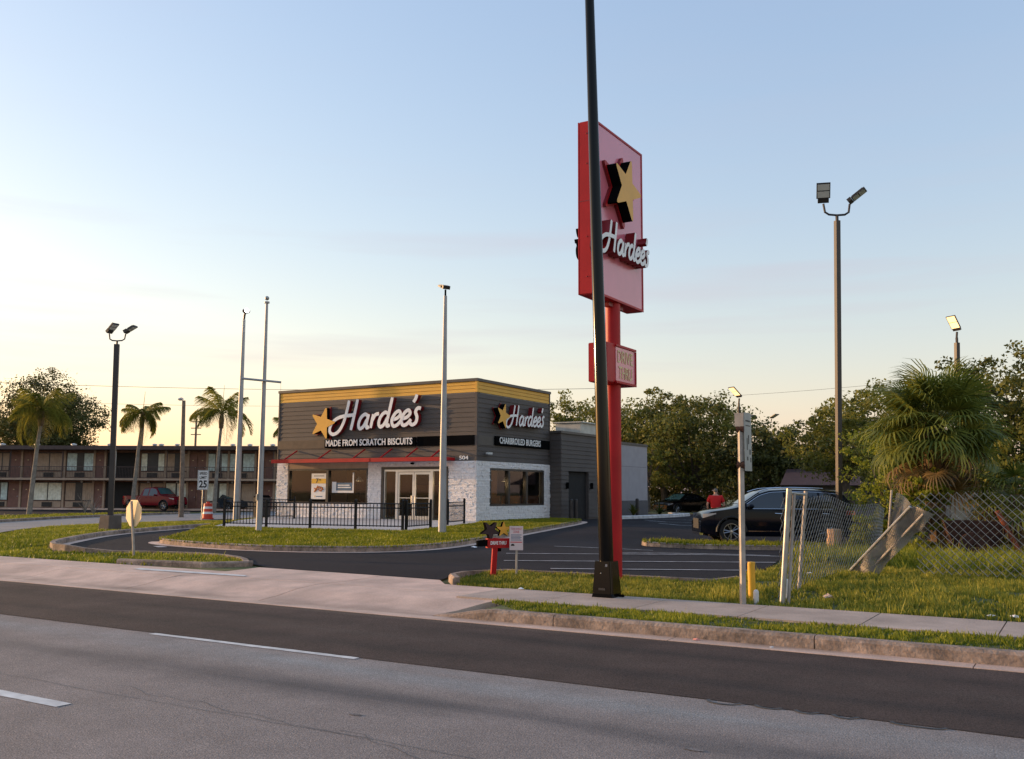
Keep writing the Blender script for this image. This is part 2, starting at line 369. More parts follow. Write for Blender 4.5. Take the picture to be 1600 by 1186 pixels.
def sheet(name, poly, mat, zf, step=1.0, thick=0.):
    bm = bmesh.new(); f = bm.faces.new([bm.verts.new((x, y, 0)) for x, y in poly])
    xs = [p[0] for p in poly]; ys = [p[1] for p in poly]
    for ax, lo, hi in ((0, min(xs), max(xs)), (1, min(ys), max(ys))):
        v = math.floor(lo/step)*step+step
        while v < hi:
            co = [0, 0, 0]; no = [0, 0, 0]; co[ax] = v; no[ax] = 1
            bmesh.ops.bisect_plane(bm, geom=bm.verts[:]+bm.edges[:]+bm.faces[:], plane_co=co, plane_no=no); v += step
    bmesh.ops.triangulate(bm, faces=bm.faces)
    for v in bm.verts: v.co.z = zf(v.co.x, v.co.y)
    bmesh.ops.recalc_face_normals(bm, faces=bm.faces)
    if sum(f.normal.z for f in bm.faces) < 0: bmesh.ops.reverse_faces(bm, faces=bm.faces)
    me = bpy.data.meshes.new(name); bm.to_mesh(me); bm.free(); me.materials.append(mat)
    return link(name, me)
def curb_pieces(name, line, w, h, zf, mat, closed=False, seg=3.0, label=None, inward=1):
    """a concrete kerb in cast lengths: pieces are children; profile w wide to the left of the walking direction (inward=1)"""
    pts = list(line) + ([line[0]] if closed else [])
    dense = [pts[0]]
    for a, b in zip(pts[:-1], pts[1:]):
        L = math.dist(a, b); n = max(1, int(L/.6))
        dense += [(a[0]+(b[0]-a[0])*k/n, a[1]+(b[1]-a[1])*k/n) for k in range(1, n+1)]
    root = bpy.data.objects.new(name, None); COL.objects.link(root); structure(root)
    acc = 0; cur = [0]; runs = []
    for i in range(1, len(dense)):
        acc += math.dist(dense[i-1], dense[i]); cur.append(i)
        if acc >= seg or i == len(dense)-1: runs.append(cur); cur = [i]; acc = 0
    N = len(dense)
    def nrm(i):
        a = dense[max(i-1, 0)]; b = dense[min(i+1, N-1)]; d = Vector((b[0]-a[0], b[1]-a[1], 0)).normalized(); return Vector((-d.y, d.x, 0))*inward
    for run in runs:
        m = MB(); vs = []; fs = []
        prof = [(0, -.12), (.012, h-.03), (.04, h), (w, h), (w, -.12)]
        for j, i in enumerate(run):
            p = Vector((dense[i][0], dense[i][1], 0)); n = nrm(i)
            if j == 0 or j == len(run)-1:
                q = dense[run[1]] if j == 0 else dense[run[-2]]
                d = Vector((q[0]-p.x, q[1]-p.y, 0)).normalized(); p = p + d*.006
            for o, hh in prof:
                c = p + n*o; vs.append((c.x, c.y, zf(p.x, p.y)+hh))
        K = len(prof)
        for j in range(len(run)-1):
            for k in range(K-1): fs.append((j*K+k, j*K+k+1, (j+1)*K+k+1, (j+1)*K+k))
        fs += [tuple(range(K)), tuple(range((len(run)-1)*K, len(run)*K))[::-1]]
        m.add(vs, fs).build('curb_length', mat, root)
    return root
NR = np.random.default_rng(7)
def grass(name, poly, zf, dens, hgt, mat, holes=(), wid=.012, clump=.5, lean=.5, thin=None):
    xs = [p[0] for p in poly]; ys = [p[1] for p in poly]
    A = (max(xs)-min(xs))*(max(ys)-min(ys)); n = int(A*dens)
    x = NR.uniform(min(xs), max(xs), n); y = NR.uniform(min(ys), max(ys), n)
    k = inpoly(x, y, poly)
    for h in holes: k &= ~inpoly(x, y, h)
    x, y = x[k], y[k]
    cl = np.array([mnoise.noise((a*1.3, b*1.3, 3.)) + .8*mnoise.noise((a*5, b*5, 8.)) for a, b in zip(x, y)])
    k = NR.random(len(x)) < np.clip(1+clump*cl*1.4, .08, 1.); x, y, cl = x[k], y[k], cl[k]
    z = np.array([zf(a, b) for a, b in zip(x, y)]); n = len(x)
    hh = hgt*NR.uniform(.4, 1.2, n)*np.clip(1+cl*clump*1.3, .3, 2.1)*np.where(NR.random(n) < .012, 1.8, 1.); a = NR.uniform(0, 2*np.pi, n)
    w = wid*NR.uniform(.6, 1.5, n); ln = hh*lean*NR.uniform(.2, 1.4, n); la = NR.uniform(0, 2*np.pi, n)
    V = np.zeros((n, 3, 3)); dx, dy = np.cos(a)*w, np.sin(a)*w
    V[:, 0] = np.stack([x-dx, y-dy, z-.01], 1); V[:, 1] = np.stack([x+dx, y+dy, z-.01], 1)
    V[:, 2] = np.stack([x+np.cos(la)*ln, y+np.sin(la)*ln, z+hh], 1)
    F = np.arange(n*3).reshape(-1, 3); r = np.repeat(np.clip(.5+.55*cl+NR.normal(0, .22, n), 0, 1), 3)
    o = link(name, np_mesh(name, V.reshape(-1, 3), F, mat, r)); return stuff(o)
def text_mesh(s, width=None, height=None, bold=.0, ext=.01, mat=None, shear=0., space=1.):
    c = bpy.data.curves.new('t', 'FONT'); c.body = s; c.size = 1; c.extrude = 0; c.offset = bold; c.shear = shear; c.space_character = space; c.resolution_u = 3
    c.align_x = 'LEFT'
    o = bpy.data.objects.new('t', c); COL.objects.link(o); dg = bpy.context.evaluated_depsgraph_get(); dg.update()
    me = bpy.data.meshes.new_from_object(o.evaluated_get(dg)); bpy.data.objects.remove(o); bpy.data.curves.remove(c)
    V = np.array([v.co[:] for v in me.vertices]); F = [tuple(p.vertices) for p in me.polygons]; bpy.data.meshes.remove(me)
    mn, mx = V.min(0), V.max(0); sx = width/(mx[0]-mn[0]) if width else None; sy = height/(mx[1]-mn[1]) if height else None
    sx = sx or sy; sy = sy or sx
    V[:, 0] = (V[:, 0]-mn[0])*sx; V[:, 1] = (V[:, 1]-mn[1])*sy
    return V[:, :2], F
def put_text(name, s, parent, o, r, u, n, width=None, height=None, bold=0., ext=.012, mats=None, space=1.):
    """raised lettering: origin o, reading direction r, up u, outward n"""
    V, F = text_mesh(s, width, height, bold, space=space); o, r, u, n = map(Vector, (o, r, u, n)); m = MB()
    N = len(V); vs = [o+r*a+u*b+n*ext for a, b in V] + [o+r*a+u*b for a, b in V]
    m.add(vs, F, 0)
    ec = {}
    for f in F:
        for i in range(len(f)):
            e = (f[i], f[(i+1) % len(f)]); ec[tuple(sorted(e))] = ec.get(tuple(sorted(e)), 0)+1
    m.add(vs, [(a, b, b+N, a+N) for (a, b), c in ec.items() if c == 1], len(mats)-1 if isinstance(mats, list) else 0)
    return m.build(name, mats, parent)

# script lettering drawn stroke by stroke (units: x-height = 1)
STROKES = [
 ('H', -.05, [[(.98,2.08),(.93,1.3),(.80,.5),(.48,-.05),(.0,-.22),(-.36,.05),(-.30,.52),(.1,.86),(.6,.99),(1.2,1.02),(1.72,1.02)], [(1.75,2.1),(1.70,1.0),(1.62,-.02)]]),
 ('a', 2.12, [[(.78,.86),(.48,1.0),(.16,.75),(.07,.3),(.26,.02),(.55,.16),(.76,.6)], [(.84,.98),(.78,.4),(.86,.04),(1.06,.12)]]),
 ('r', 3.22, [[(.14,.95),(.12,.0)], [(.14,.5),(.34,.88),(.66,.95)]]),
 ('d', 3.92, [[(.78,.86),(.48,1.0),(.16,.75),(.07,.3),(.26,.02),(.55,.16),(.76,.6)], [(.88,1.98),(.82,.95),(.78,.35),(.86,.04),(1.08,.12)]]),
 ('e', 5.02, [[(.1,.45),(.5,.52),(.74,.76),(.56,1.0),(.26,.84),(.08,.42),(.28,.02),(.62,.06),(.92,.36)]]),
 ('e', 5.84, [[(.1,.45),(.5,.52),(.74,.76),(.56,1.0),(.26,.84),(.08,.42),(.28,.02),(.62,.06),(.92,.36)]]),
 ("'", 6.62, [[(.25,2.0),(.22,1.75),(.08,1.5)]]),
 ('s', 6.62, [[(.80,1.02),(.56,1.08),(.40,.84),(.60,.48),(.58,.12),(.30,-.02),(.08,.14)]])]
def catmull(p, n=6):
    q = []
    for i in range(len(p)-1):
        p0 = p[max(i-1, 0)]; p1 = p[i]; p2 = p[i+1]; p3 = p[min(i+2, len(p)-1)]
        for k in range(n):
            t = k/n; q.append(tuple(.5*((2*b)+(-a+c)*t+(2*a-5*b+4*c-d)*t*t+(-a+3*b-3*c+d)*t**3) for a, b, c, d in zip(p0, p1, p2, p3)))
    return q+[p[-1]]
def stroke_poly(p, w):
    q = catmull(p) if len(p) > 2 else [tuple(p[0][k]+(p[1][k]-p[0][k])*t/4 for k in (0, 1)) for t in range(5)]
    L = []; Rr = []
    for i in range(len(q)):
        a = q[max(i-1, 0)]; b = q[min(i+1, len(q)-1)]; d = Vector((b[0]-a[0], b[1]-a[1])); d.normalize()
        ww = w*(.5 if 0 < i < len(q)-1 else .42); L.append((q[i][0]-d.y*ww, q[i][1]+d.x*ww)); Rr.append((q[i][0]+d.y*ww, q[i][1]-d.x*ww))
    return L, Rr
def script_sign(parent, o, r, u, n, width, depth, face, side, sw=.27, standoff=.05):
    o, r, u, n = map(Vector, (o, r, u, n)); s = width/8.0
    for nm, x0, strokes in STROKES:
        m = MB()
        for j, st in enumerate(strokes):
            st = [(x0+.45+x+.24*y, y) for x, y in st]
            L, Q = stroke_poly(st, sw); k = len(L); dd = depth+.004*j
            vs = [o+r*(a*s)+u*(b*s)+n*(dd+.010*i/k) for i, (a, b) in enumerate(L)] + [o+r*(a*s)+u*(b*s)+n*(dd+.010*i/k) for i, (a, b) in enumerate(Q)]
            bk = [v-n*(depth-standoff-.004*j) for v in vs]
            m.add(vs, [(i, i+1, k+i+1, k+i) for i in range(k-1)], 0)
            m.add(vs+bk, [(i, i+1, 2*k+i+1, 2*k+i) for i in range(k-1)] + [(k+i, k+i+1, 3*k+i+1, 3*k+i) for i in range(k-1)] + [(0, k, 3*k, 2*k), (k-1, 2*k-1, 4*k-1, 3*k-1)], 1)
            m.add(bk, [(i, i+1, k+i+1, k+i) for i in range(k-1)], 1)
        m.build('apostrophe' if nm == "'" else 'letter', [face, side], parent)
def star_poly(rad, inner=.44, rot=0.):
    p = []
    for k in range(5):
        a = rot+2*math.pi*k/5
        for da, rr in ((-.06, .95), (.0, 1.0), (.06, .95)): p.append((math.cos(a+da)*rad*rr, math.sin(a+da)*rad*rr))
        b = a+math.pi/5; p.append((math.cos(b)*rad*inner, math.sin(b)*rad*inner))
    return p
def star_part(parent, o, r, u, n, rad, depth, face, side, standoff=.05, name='star', rot=R(2)):
    o, r, u, n = map(Vector, (o, r, u, n)); p = star_poly(rad, rot=rot)
    m = MB().prism(p, standoff, depth, lambda a, b, w: o+r*a+u*b+n*w, 0, 1)
    # slightly raised rim round the face
    return m.build(name, [face, side], parent)

# ================================================================ GROUND
far = 900
def gz(x, y):
    if y < 12.25: return -.12
    return hz(x, y)-.035
def grid_sheet(name, xs, ys, zf, mat):
    V = [(x, y, zf(x, y)) for y in ys for x in xs]; n = len(xs)
    F = [(j*n+i, j*n+i+1, (j+1)*n+i+1, (j+1)*n+i) for j in range(len(ys)-1) for i in range(n-1)]
    me = bpy.data.meshes.new(name); me.from_pydata(V, [], F); me.materials.append(mat); return link(name, me)
gx = [-far, -400, -200, -130] + [x*1.0 for x in range(-100, 31)] + [60, 120, 300, far]
gy = [-far, -200, -50, 10.2, 10.35] + [10.5+.5*k for k in range(0, 50)] + [36+1.*k for k in range(0, 66)] + [130, 200, 400, far]
structure(grid_sheet('ground', gx, gy, gz, M_turf))
def road_strip(name, y0, y1, mat, z):
    o = MB().add([(-320, y0, z), (200, y0, z), (200, y1, z), (-320, y1, z)], [(0, 1, 2, 3)]).build(name, mat); return structure(o)
road_strip('road', -14, 7.36, M_old, 0.0)
# the resurfaced lane has a ragged hand-laid edge
m = MB(); vs = []; n = 260; rr = random.Random(2)
for i in range(n+1):
    x = -60+80*i/n; vs += [(x, 7.34+.02*mnoise.noise((x*1.3, 0, 0))+rr.uniform(-.008, .008), .005), (x, 9.97, .004)]
m.add(vs, [(2*i, 2*i+2, 2*i+3, 2*i+1) for i in range(n)]); m.add([(-320, 7.34, .005), (-60, 7.34, .005), (-60, 9.97, .004), (-320, 9.97, .004)], [(0, 1, 2, 3)]); m.add([(20, 7.34, .005), (200, 7.34, .005), (200, 9.97, .004), (20, 9.97, .004)], [(0, 1, 2, 3)])
structure(m.build('resurfaced_lane', M_new))
gut = structure(bpy.data.objects.new('gutter', None)); COL.objects.link(gut)
x = -46.0
while x < 18:
    MB().box((x+.006, 9.95, -.1), (x+2.994, 10.215, .010)).build('gutter_slab', M_conc, gut); x += 3
# painted lines
def line_mark(name, x0, x1, y0, y1, z, mat):
    m = MB(); vs = []; n = max(2, int((x1-x0)/.12)); r = random.Random(int(abs(x0)*100))
    for i in range(n+1):
        xx = x0+(x1-x0)*i/n; vs += [(xx, y0+r.uniform(-.006, .006), z), (xx, y1+r.uniform(-.006, .006), z)]
    m.add(vs, [(2*i, 2*i+2, 2*i+3, 2*i+1) for i in range(n)]); return structure(m.build(name, mat))
line_mark('road_marking', -9.05, -6.1, 7.24, 7.335, .0045, M_paint)
for k in range(4): line_mark('road_marking', -9.65-12.2*k, -6.62-12.2*k, 4.51, 4.64, .004, M_paint)
line_mark('road_marking', 2.5, 5.5, 4.51, 4.64, .004, M_paint)
# crack sealant curls beside the seam of the new lane
def ribbon(name, pts, w, z, mat):
    m = MB(); L = []; q = catmull(pts, 8)
    for i in range(len(q)):
        a = q[max(i-1, 0)]; b = q[min(i+1, len(q)-1)]; d = Vector((b[0]-a[0], b[1]-a[1])); d.normalize()
        L += [(q[i][0]-d.y*w/2, q[i][1]+d.x*w/2, z), (q[i][0]+d.y*w/2, q[i][1]-d.x*w/2, z)]
    m.add(L, [(2*i, 2*i+1, 2*i+3, 2*i+2) for i in range(len(q)-1)]); return structure(m.build(name, mat))
for a, b, d in ((-2.62, -2.36, .10), (-2.25, -2.05, .06), (-1.95, -1.78, .07), (-1.68, -1.5, .08), (-1.28, -.92, .07)):
    c = (a+b)/2; ribbon('crack_sealant', [(a, 7.35), (a+.04, 7.35-d*.7), (c, 7.35-d), (b-.04, 7.35-d*.75), (b, 7.35)], .03, .0065, M_tar)
for k, (x0, y0) in enumerate(((-6.9, 5.25), (-4.4, 5.1))):
    pts = [(x0+.11*i, y0-.02*i*(k+.5)+.10*mnoise.noise((i*.35, k*5., 0))+.035*mnoise.noise((i*1.3, k*7., 2))) for i in range(26)]; ribbon('road_crack', pts, .0045, .004, M_tar)
def blotch(x, y, a, c, mt, seed):
    r_ = random.Random(seed); n_ = 22; vs_ = [(x+a*math.cos(6.283*k/n_)*(1+.35*mnoise.noise((seed, k*.9, 0))), y+c*math.sin(6.283*k/n_)*(1+.45*mnoise.noise((seed+9, k*.8, 0))), .0042) for k in range(n_)]
    structure(MB().add(vs_, [tuple(range(n_))]).build('oil_stain', mt))
M_oil = P('oil_stained_asphalt', (.150, .130, .120), .75, var=.3, scale=9); add_speckle(M_oil, 85, .5)
for k, (x_, y_, a_, c_) in enumerate(((-2.55, 3.42, .04, .025), (-4.6, 5.5, .06, .025), (-1.35, 4.6, .05, .02), (-2.2, 5.9, .07, .025))): blotch(x_, y_, a_, c_, M_oil, k)
ribbon('road_seam', [(-14+.35*i, 5.02+.05*mnoise.noise((i*.31, 4., 0))+.02*mnoise.noise((i*1.7, 1, 0))) for i in range(46)], .005, .004, M_tar)
ribbon('road_patch', [(-5.22, 3.72), (-5.12, 3.71), (-5.02, 3.73)], .07, .004, M_tar)

# kerb along the street: full height to the right of the driveway, sloping down at its mouth
root = structure(bpy.data.objects.new('street_curb', None)); COL.objects.link(root)
x = -7.3; first = True
while x < 18:
    L = 1.75 if first else 3.05; m = MB(); st = 8; vs = []
    for i in range(st+1):
        xx = x+.006+(L-.012)*i/st; hh = .14 if not first else .02+.12*sm((xx+7.3)/.9)
        wob = .006*mnoise.noise((xx*2, 1, 1))
        for yy, z in ((10.215, -.1), (10.222+wob, hh-.03), (10.25, hh), (10.36, hh+.003), (10.36, -.1)): vs.append((xx, yy, z))
    fs = [(i*5+k, i*5+k+1, i*5+k+6, i*5+k+5) for i in range(st) for k in range(4)] + [(0, 1, 2, 3, 4), tuple(st*5+k for k in range(5))[::-1]]
    m.add(vs, fs).build('curb_length', M_curb, root); x += L; first = False
# sidewalk to the right, slab by slab
sw = structure(bpy.data.objects.new('sidewalk', None)); COL.objects.link(sw)
edges = [-7.62, -6.35, -4.98, -3.62, -2.25, -.88, .5, 1.9, 3.3, 4.7, 6.1, 7.5, 8.9, 10.3, 11.7, 13.1]
for a, b in zip(edges[:-1], edges[1:]):
    t = rnd.uniform(-.004, .004)
    MB().box((a+.008, 11.2, 0), (b-.008, 12.5, .152+t)).build('slab', M_walk, sw)
structure(MB().box((-7.6, 11.22, 0), (13.1, 12.48, .137)).build('joint_bed', M_joint))
# concrete driveway apron, slab by slab, rising from the gutter
ap = structure(bpy.data.objects.new('driveway_apron', None)); COL.objects.link(ap)
def az(x, y): return .010 + .135*sm((y-10.2)/1.15) + (.02*sm((y-12.3)/1.) if y > 12.3 else 0)
def slab(poly):
    bm = bmesh.new(); f = bm.faces.new([bm.verts.new((x, y, 0)) for x, y in poly])
    for k in range(1, 8):
        bmesh.ops.bisect_plane(bm, geom=bm.verts[:]+bm.edges[:]+bm.faces[:], plane_co=(0, 10.2+.4*k, 0), plane_no=(0, 1, 0))
    for v in bm.verts: v.co.z = az(v.co.x, v.co.y)
    r = bmesh.ops.extrude_face_region(bm, geom=bm.faces[:])
    for g in r['geom']:
        if isinstance(g, bmesh.types.BMVert): g.co.z = -.1
    bmesh.ops.recalc_face_normals(bm, faces=bm.faces); me = bpy.data.meshes.new('slab'); bm.to_mesh(me); bm.free(); me.materials.append(M_conc); link('slab', me, ap)
g = .012
xs = [-45, -41, -37, -33, -29, -25.5, -22.3, -19.4, -16.4, -13.4]
for a, b in zip(xs[:-1], xs[1:]):
    slab([(a+g, 10.22), (b-g, 10.22), (b-g, 11.25-g), (a+g, 11.25-g)]); slab([(a+g, 11.25+g), (b-g, 11.25+g), (b-g, 12.32), (a+g, 12.32)])
slab([(-13.4+g, 10.22), (-10.4-g, 10.22), (-10.4-g, 11.6-g), (-13.4+g, 11.6-g)]); slab([(-13.4+g, 11.6+g), (-10.4-g, 11.6+g), (-10.4-g, 13.05), (-13.4+g, 13.15)])
slab([(-10.4+g, 10.22), (-7.32, 10.22), (-6.95, 11.18), (-7.64, 11.6-g), (-10.4+g, 11.6-g)]); slab([(-10.4+g, 11.6+g), (-7.64, 11.6+g), (-7.64, 12.5), (-8.75, 12.55), (-9.15, 12.98), (-10.4+g, 13.05)])
structure(MB().box((-45, 10.3, -.2), (-7.7, 11.2, .0)).build('joint_bed', M_joint))
line = structure(MB().add([(-15.05, 11.62, .153), (-12.3, 11.72, .153), (-12.42, 11.90, .155), (-15.15, 11.86, .155)], [(0, 1, 2, 3)]).build('stop_bar', M_paint))

# parking lot and the one-way lane round the front lawn
LANE_OUT = [(-13.9, 13.45), (-14.7, 14.12), (-15.84, 14.48), (-17.4, 14.4), (-19.2, 13.95), (-20.5, 13.85), (-21.4, 14.3), (-22.45, 15.42), (-24.3, 17.5), (-25.7, 19.6), (-27.4, 23.5), (-29.4, 29.4), (-31.2, 36), (-35.5, 40), (-36.5, 46), (-37, 60)]
LAWN = smooth_poly([(-21.1, 17.3), (-20.3, 16.3), (-18.3, 15.75), (-16.16, 15.65), (-14.7, 16.05), (-13.45, 16.9), (-13.15, 18.8), (-14.25, 22.5), (-15.95, 27.9), (-17.6, 33.2), (-19.1, 37.9), (-20.3, 40.0), (-22.2, 40.0), (-22.2, 34.2), (-33.6, 34.2), (-33.2, 32.5), (-29.8, 27.5), (-26.6, 23.3), (-23.5, 20.1)], 2)
LOT = [(-13.2, 13.16), (-10.4, 13.06), (-9.13, 13.0), (-9.3, 13.6), (-9.35, 14.3), (-8.9, 14.6), (-5.0, 14.75), (-4.9, 15.6), (-5.1, 17.7), (-5.7, 21), (-6.1, 24), (-6.1, 36), (-5, 48), (-5, 58), (-25, 58), (-37, 60)] + LANE_OUT[::-1][1:]
lotz = lambda x, y: hz(x, y)-.006
structure(sheet('parking_lot', LOT, M_lot, lotz, 1.0))
lawnz = lambda x, y: hz(x, y)+.10
structure(sheet('lawn_soil', LAWN, M_turf, lawnz, 1.0))
curb_pieces('lawn_curb', LAWN[:44], .16, .125, hz, M_curb, seg=2.6, inward=1)
gl = LAWN[:44]
def offset_line(line, d):
    o = []
    for i in range(len(line)):
        a = line[max(i-1, 0)]; b = line[min(i+1, len(line)-1)]; v = Vector((b[0]-a[0], b[1]-a[1])); v.normalize(); o.append((line[i][0]+v.y*d, line[i][1]-v.x*d))
    return o
def strip_sheet(name, A, B, zf, mat):
    m = MB(); vs = []
    for a, b in zip(A, B): vs += [(a[0], a[1], zf(*a)), (b[0], b[1], zf(*b))]
    m.add(vs, [(2*i, 2*i+1, 2*i+3, 2*i+2) for i in range(len(A)-1)]); return structure(m.build(name, mat))
strip_sheet('lawn_gutter', gl, offset_line(gl, .26), lambda x, y: hz(x, y)+.004, M_conc)
curb_pieces('lane_curb', smooth_poly(LANE_OUT[:13], 1, False), .15, .12, lambda x, y: hz(x, y)-.10*sm((x+20.2)/1.2), M_curb, seg=2.6, inward=1)
gl2 = smooth_poly(LANE_OUT[4:12], 2, False)
strip_sheet('lane_gutter', gl2, offset_line(gl2, .24), lambda x, y: hz(x, y)+.004, M_conc)
curb_pieces('island_curb', [(-13.75, 13.3), (-14.5, 12.72), (-16.6, 12.42)], .15, .07, hz, M_curb, seg=1.6, inward=-1)
curb_pieces('strip_curb', [(-8.62, 12.56), (-9.02, 13.02), (-9.18, 13.6), (-9.15, 14.2), (-8.8, 14.52), (-5.15, 14.68), (-5.0, 15.3)], .12, .10, lambda x, y: hz(x, y)-.085*sm((y-13.2)/.9), M_curb, seg=1.4, inward=-1)
# stall lines
def lotline(p0, p1, w=.10, mat=M_paint2):
    a = Vector((*p0, 0)); b = Vector((*p1, 0)); d = (b-a).normalized(); nn = Vector((-d.y, d.x, 0))*w/2; m = MB(); n = max(1, int((b-a).length/.8)); vs = []
    for i in range(n+1):
        p = a+(b-a)*i/n; z = hz(p.x, p.y)+.008; vs += [(p.x-nn.x, p.y-nn.y, z), (p.x+nn.x, p.y+nn.y, z)]
    structure(m.add(vs, [(2*i, 2*i+1, 2*i+3, 2*i+2) for i in range(n)]).build('stall_line', mat))
for a, b in (((-9.9, 16.2), (-5.3, 18.85)), ((-8.2, 15.0), (-5.1, 16.7)), ((-11.0, 18.1), (-5.8, 21.1)), ((-9.0, 19.7), (-6.2, 21.6)), ((-11.7, 21.6), (-9.6, 23.0)), ((-16.2, 39.5), (-14.6, 37.8)), ((-18.6, 43.6), (-16.6, 41.4)), ((-20, 46), (-13.5, 44)), ((-17.5, 41.5), (-12.6, 41.0)), ((-14.6, 37.8), (-12.0, 37.8))):
    lotline(a, b)
lotline((-19.2, 15.5), (-18.7, 15.25), .22, M_paint2)
# grassy parking island in front of the dark suv
ISL = smooth_poly([(-10.55, 25.2), (-6.0, 26.9), (-6.0, 28.1), (-7.6, 28.0), (-10.9, 26.5), (-11.2, 25.7)], 2)
structure(sheet('island_soil', ISL, M_turf, lawnz, 1.0))
curb_pieces('parking_island_curb', ISL, .15, .125, hz, M_curb, closed=True, seg=2.4, inward=1)
# side street and motel yard on the left
SIDE = [(-29.0, 17.4), (-33.5, 21.8), (-38.0, 26.6), (-41.7, 30.6), (-43.0, 36.0), (-43.6, 39.2), (-45, 46), (-47, 58), (-57, 58), (-55.5, 47.7), (-53.5, 40.2), (-51.0, 34.4), (-47.7, 28.7), (-40.0, 18), (-36, 12.4), (-29.5, 12.4)]
structure(sheet('side_street', SIDE, M_side, lambda x, y: hz(x, y)-.008, 1.5))
curb_pieces('side_street_curb', [(-55.7, 47.7), (-53.7, 40.2), (-51.2, 34.4), (-47.9, 28.7), (-40.2, 18)], .2, .12, hz, M_curb, seg=6, inward=-1)
MOT = [(-57.5, 30.5), (-60.5, 40), (-61.6, 48), (-58, 57), (-50, 63), (-53.5, 66), (-98, 43), (-75, 20)]
structure(sheet('motel_yard', MOT, M_lot, lambda x, y: hz(x, y)-.008, 2.))
# walkway and mulch bed kerb beside the grey rear wall
curb_pieces('planter_curb', [(-20.3, 44.6), (-19.9, 46), (-19.6, 50), (-19.9, 53.3), (-21.5, 54.3)], .2, .16, hz, P('white_curb', (.62, .62, .62), .85, var=.2, scale=3), seg=3, inward=1)
structure(sheet('mulch_bed', [(-21.9, 44.4), (-20.3, 44.6), (-19.9, 46), (-19.6, 50), (-19.9, 53.3), (-21.5, 54.3)], M_soil, lambda x, y: hz(x, y)+.09, 1.))

# ---- grass
VERGE = [(-6.85, 11.2), (-6.95, 11.05), (-6.1, 10.37), (18, 10.37), (18, 11.2)]
structure(MB().box((-6.6, 10.365, 0), (18, 11.2, .13)).build('verge_soil', M_turf))
grass('verge_grass', VERGE, lambda x, y: .13, 1700, .045, M_grass, clump=.55)
STRIP = [(-8.5, 12.52), (-8.85, 13.0), (-9.02, 13.6), (-9.0, 14.2), (-8.7, 14.45), (-5.1, 14.5), (-4.85, 15.4), (-5.0, 17.6), (-5.6, 21), (-6.0, 24), (-6, 26.7), (-4.0, 30), (2.5, 30), (3.2, 20), (3.2, 12.52)]
grass('strip_grass', [p for p in STRIP[:6]] + [(-4.85, 15.4), (-4.6, 12.52)], lambda x, y: hz(x, y)-.02, 1700, .05, M_grassdry, clump=.5)
def yz(x, y): return hz(x, y)-.02+.05*mnoise.noise((x*.6, y*.6, 0))
grass('yard_grass', [(-4.6, 12.52), (-4.85, 15.4), (-5.0, 17.6), (-5.6, 21), (-4.5, 22), (2.0, 22), (2.6, 12.52)], yz, 1100, .068, M_grassdry, clump=.8, wid=.014)
grass('tall_grass', [(-4.8, 18.5), (-5.6, 21), (-6.0, 24), (-5.9, 26.8), (-4, 29), (1.8, 29), (2.2, 18.5)], yz, 460, .20, M_grass, clump=.9, wid=.02, lean=.7)
PAD = [(-25.7, 22.95), (-18.4, 24.25), (-20.6, 31.4), (-21.8, 33.8), (-33.4, 33.8), (-30.2, 28.4)]
grass('lawn_grass', LAWN, lawnz, 620, .052, M_lawn, holes=[PAD], wid=.018, clump=.3)
grass('island_grass', ISL, lawnz, 600, .10, M_lawn, wid=.02, clump=.4)
LISL = [(-13.9, 13.25), (-14.75, 13.95), (-15.84, 14.3), (-17.4, 14.2), (-19.2, 13.75), (-20.5, 13.65), (-21.5, 14.15), (-22.6, 15.35), (-24.5, 17.4), (-25.9, 19.5), (-27.6, 23.4), (-29.6, 29.3), (-32.5, 33), (-42, 33), (-41.4, 30.5), (-33.3, 21.9), (-28.8, 17.5), (-29, 12.4), (-16.6, 12.4), (-14.5, 12.75)]
grass('left_verge_grass', LISL, lambda x, y: hz(x, y)-.02, 560, .058, M_grass, wid=.018, clump=.5)
grass('motel_verge_grass', [(-40.6, 18), (-48.2, 28.6), (-51.5, 34.4), (-54, 40.2), (-56.2, 47.6), (-61, 47.5), (-60, 40), (-57, 30.5), (-50, 18)], lambda x, y: hz(x, y)-.02, 110, .10, M_grass, wid=.04, clump=.4)

# ================================================================ RESTAURANT
FY, RX, LX, BY, TOP = 33.79, -22.04, -33.46, 40.18, 6.38
G0 = .20
b = thing('restaurant', 'grey siding and white stone restaurant with a yellow top band and red awnings', 'building', (0, 0, 0))
def cells(x0, x1, z0, z1, holes):
    xs = sorted({x0, x1, *[h[0] for h in holes], *[h[1] for h in holes]}); zs = sorted({z0, z1, *[h[2] for h in holes], *[h[3] for h in holes]})
    for a, c in zip(xs[:-1], xs[1:]):
        for d, e in zip(zs[:-1], zs[1:]):
            if not any(h[0] <= (a+c)/2 <= h[1] and h[2] <= (d+e)/2 <= h[3] for h in holes): yield a, c, d, e
FH = [(-32.72, -27.86, 1.0, 2.60), (-27.06, -23.44, G0, 2.64)]     # window, entrance
RH = [(34.84, 39.58, .98, 2.58)]
m = MB()
for a, c, d, e in cells(LX, RX-.02, G0, 6.26, FH): m.box((a, FY, d), (c, FY+.22, e))
m.build('front_wall', M_mortar, b)
m = MB()
for a, c, d, e in cells(FY+.24, BY, G0, 6.26, RH): m.box((RX-.22, a, d), (RX-.0, c, e))
m.build('side_wall', M_mortar, b)
m = MB().box((LX, FY+.24, G0), (LX+.2, 52, 6.26)).box((LX+.2, BY-.2, 3.2), (RX-.23, BY, 6.26)); m.build('rear_wall', M_siding, b)
MB().box((LX+.2, FY+.24, 5.9), (RX-.23, BY-.21, 6.0)).build('roof', M_cap, b)
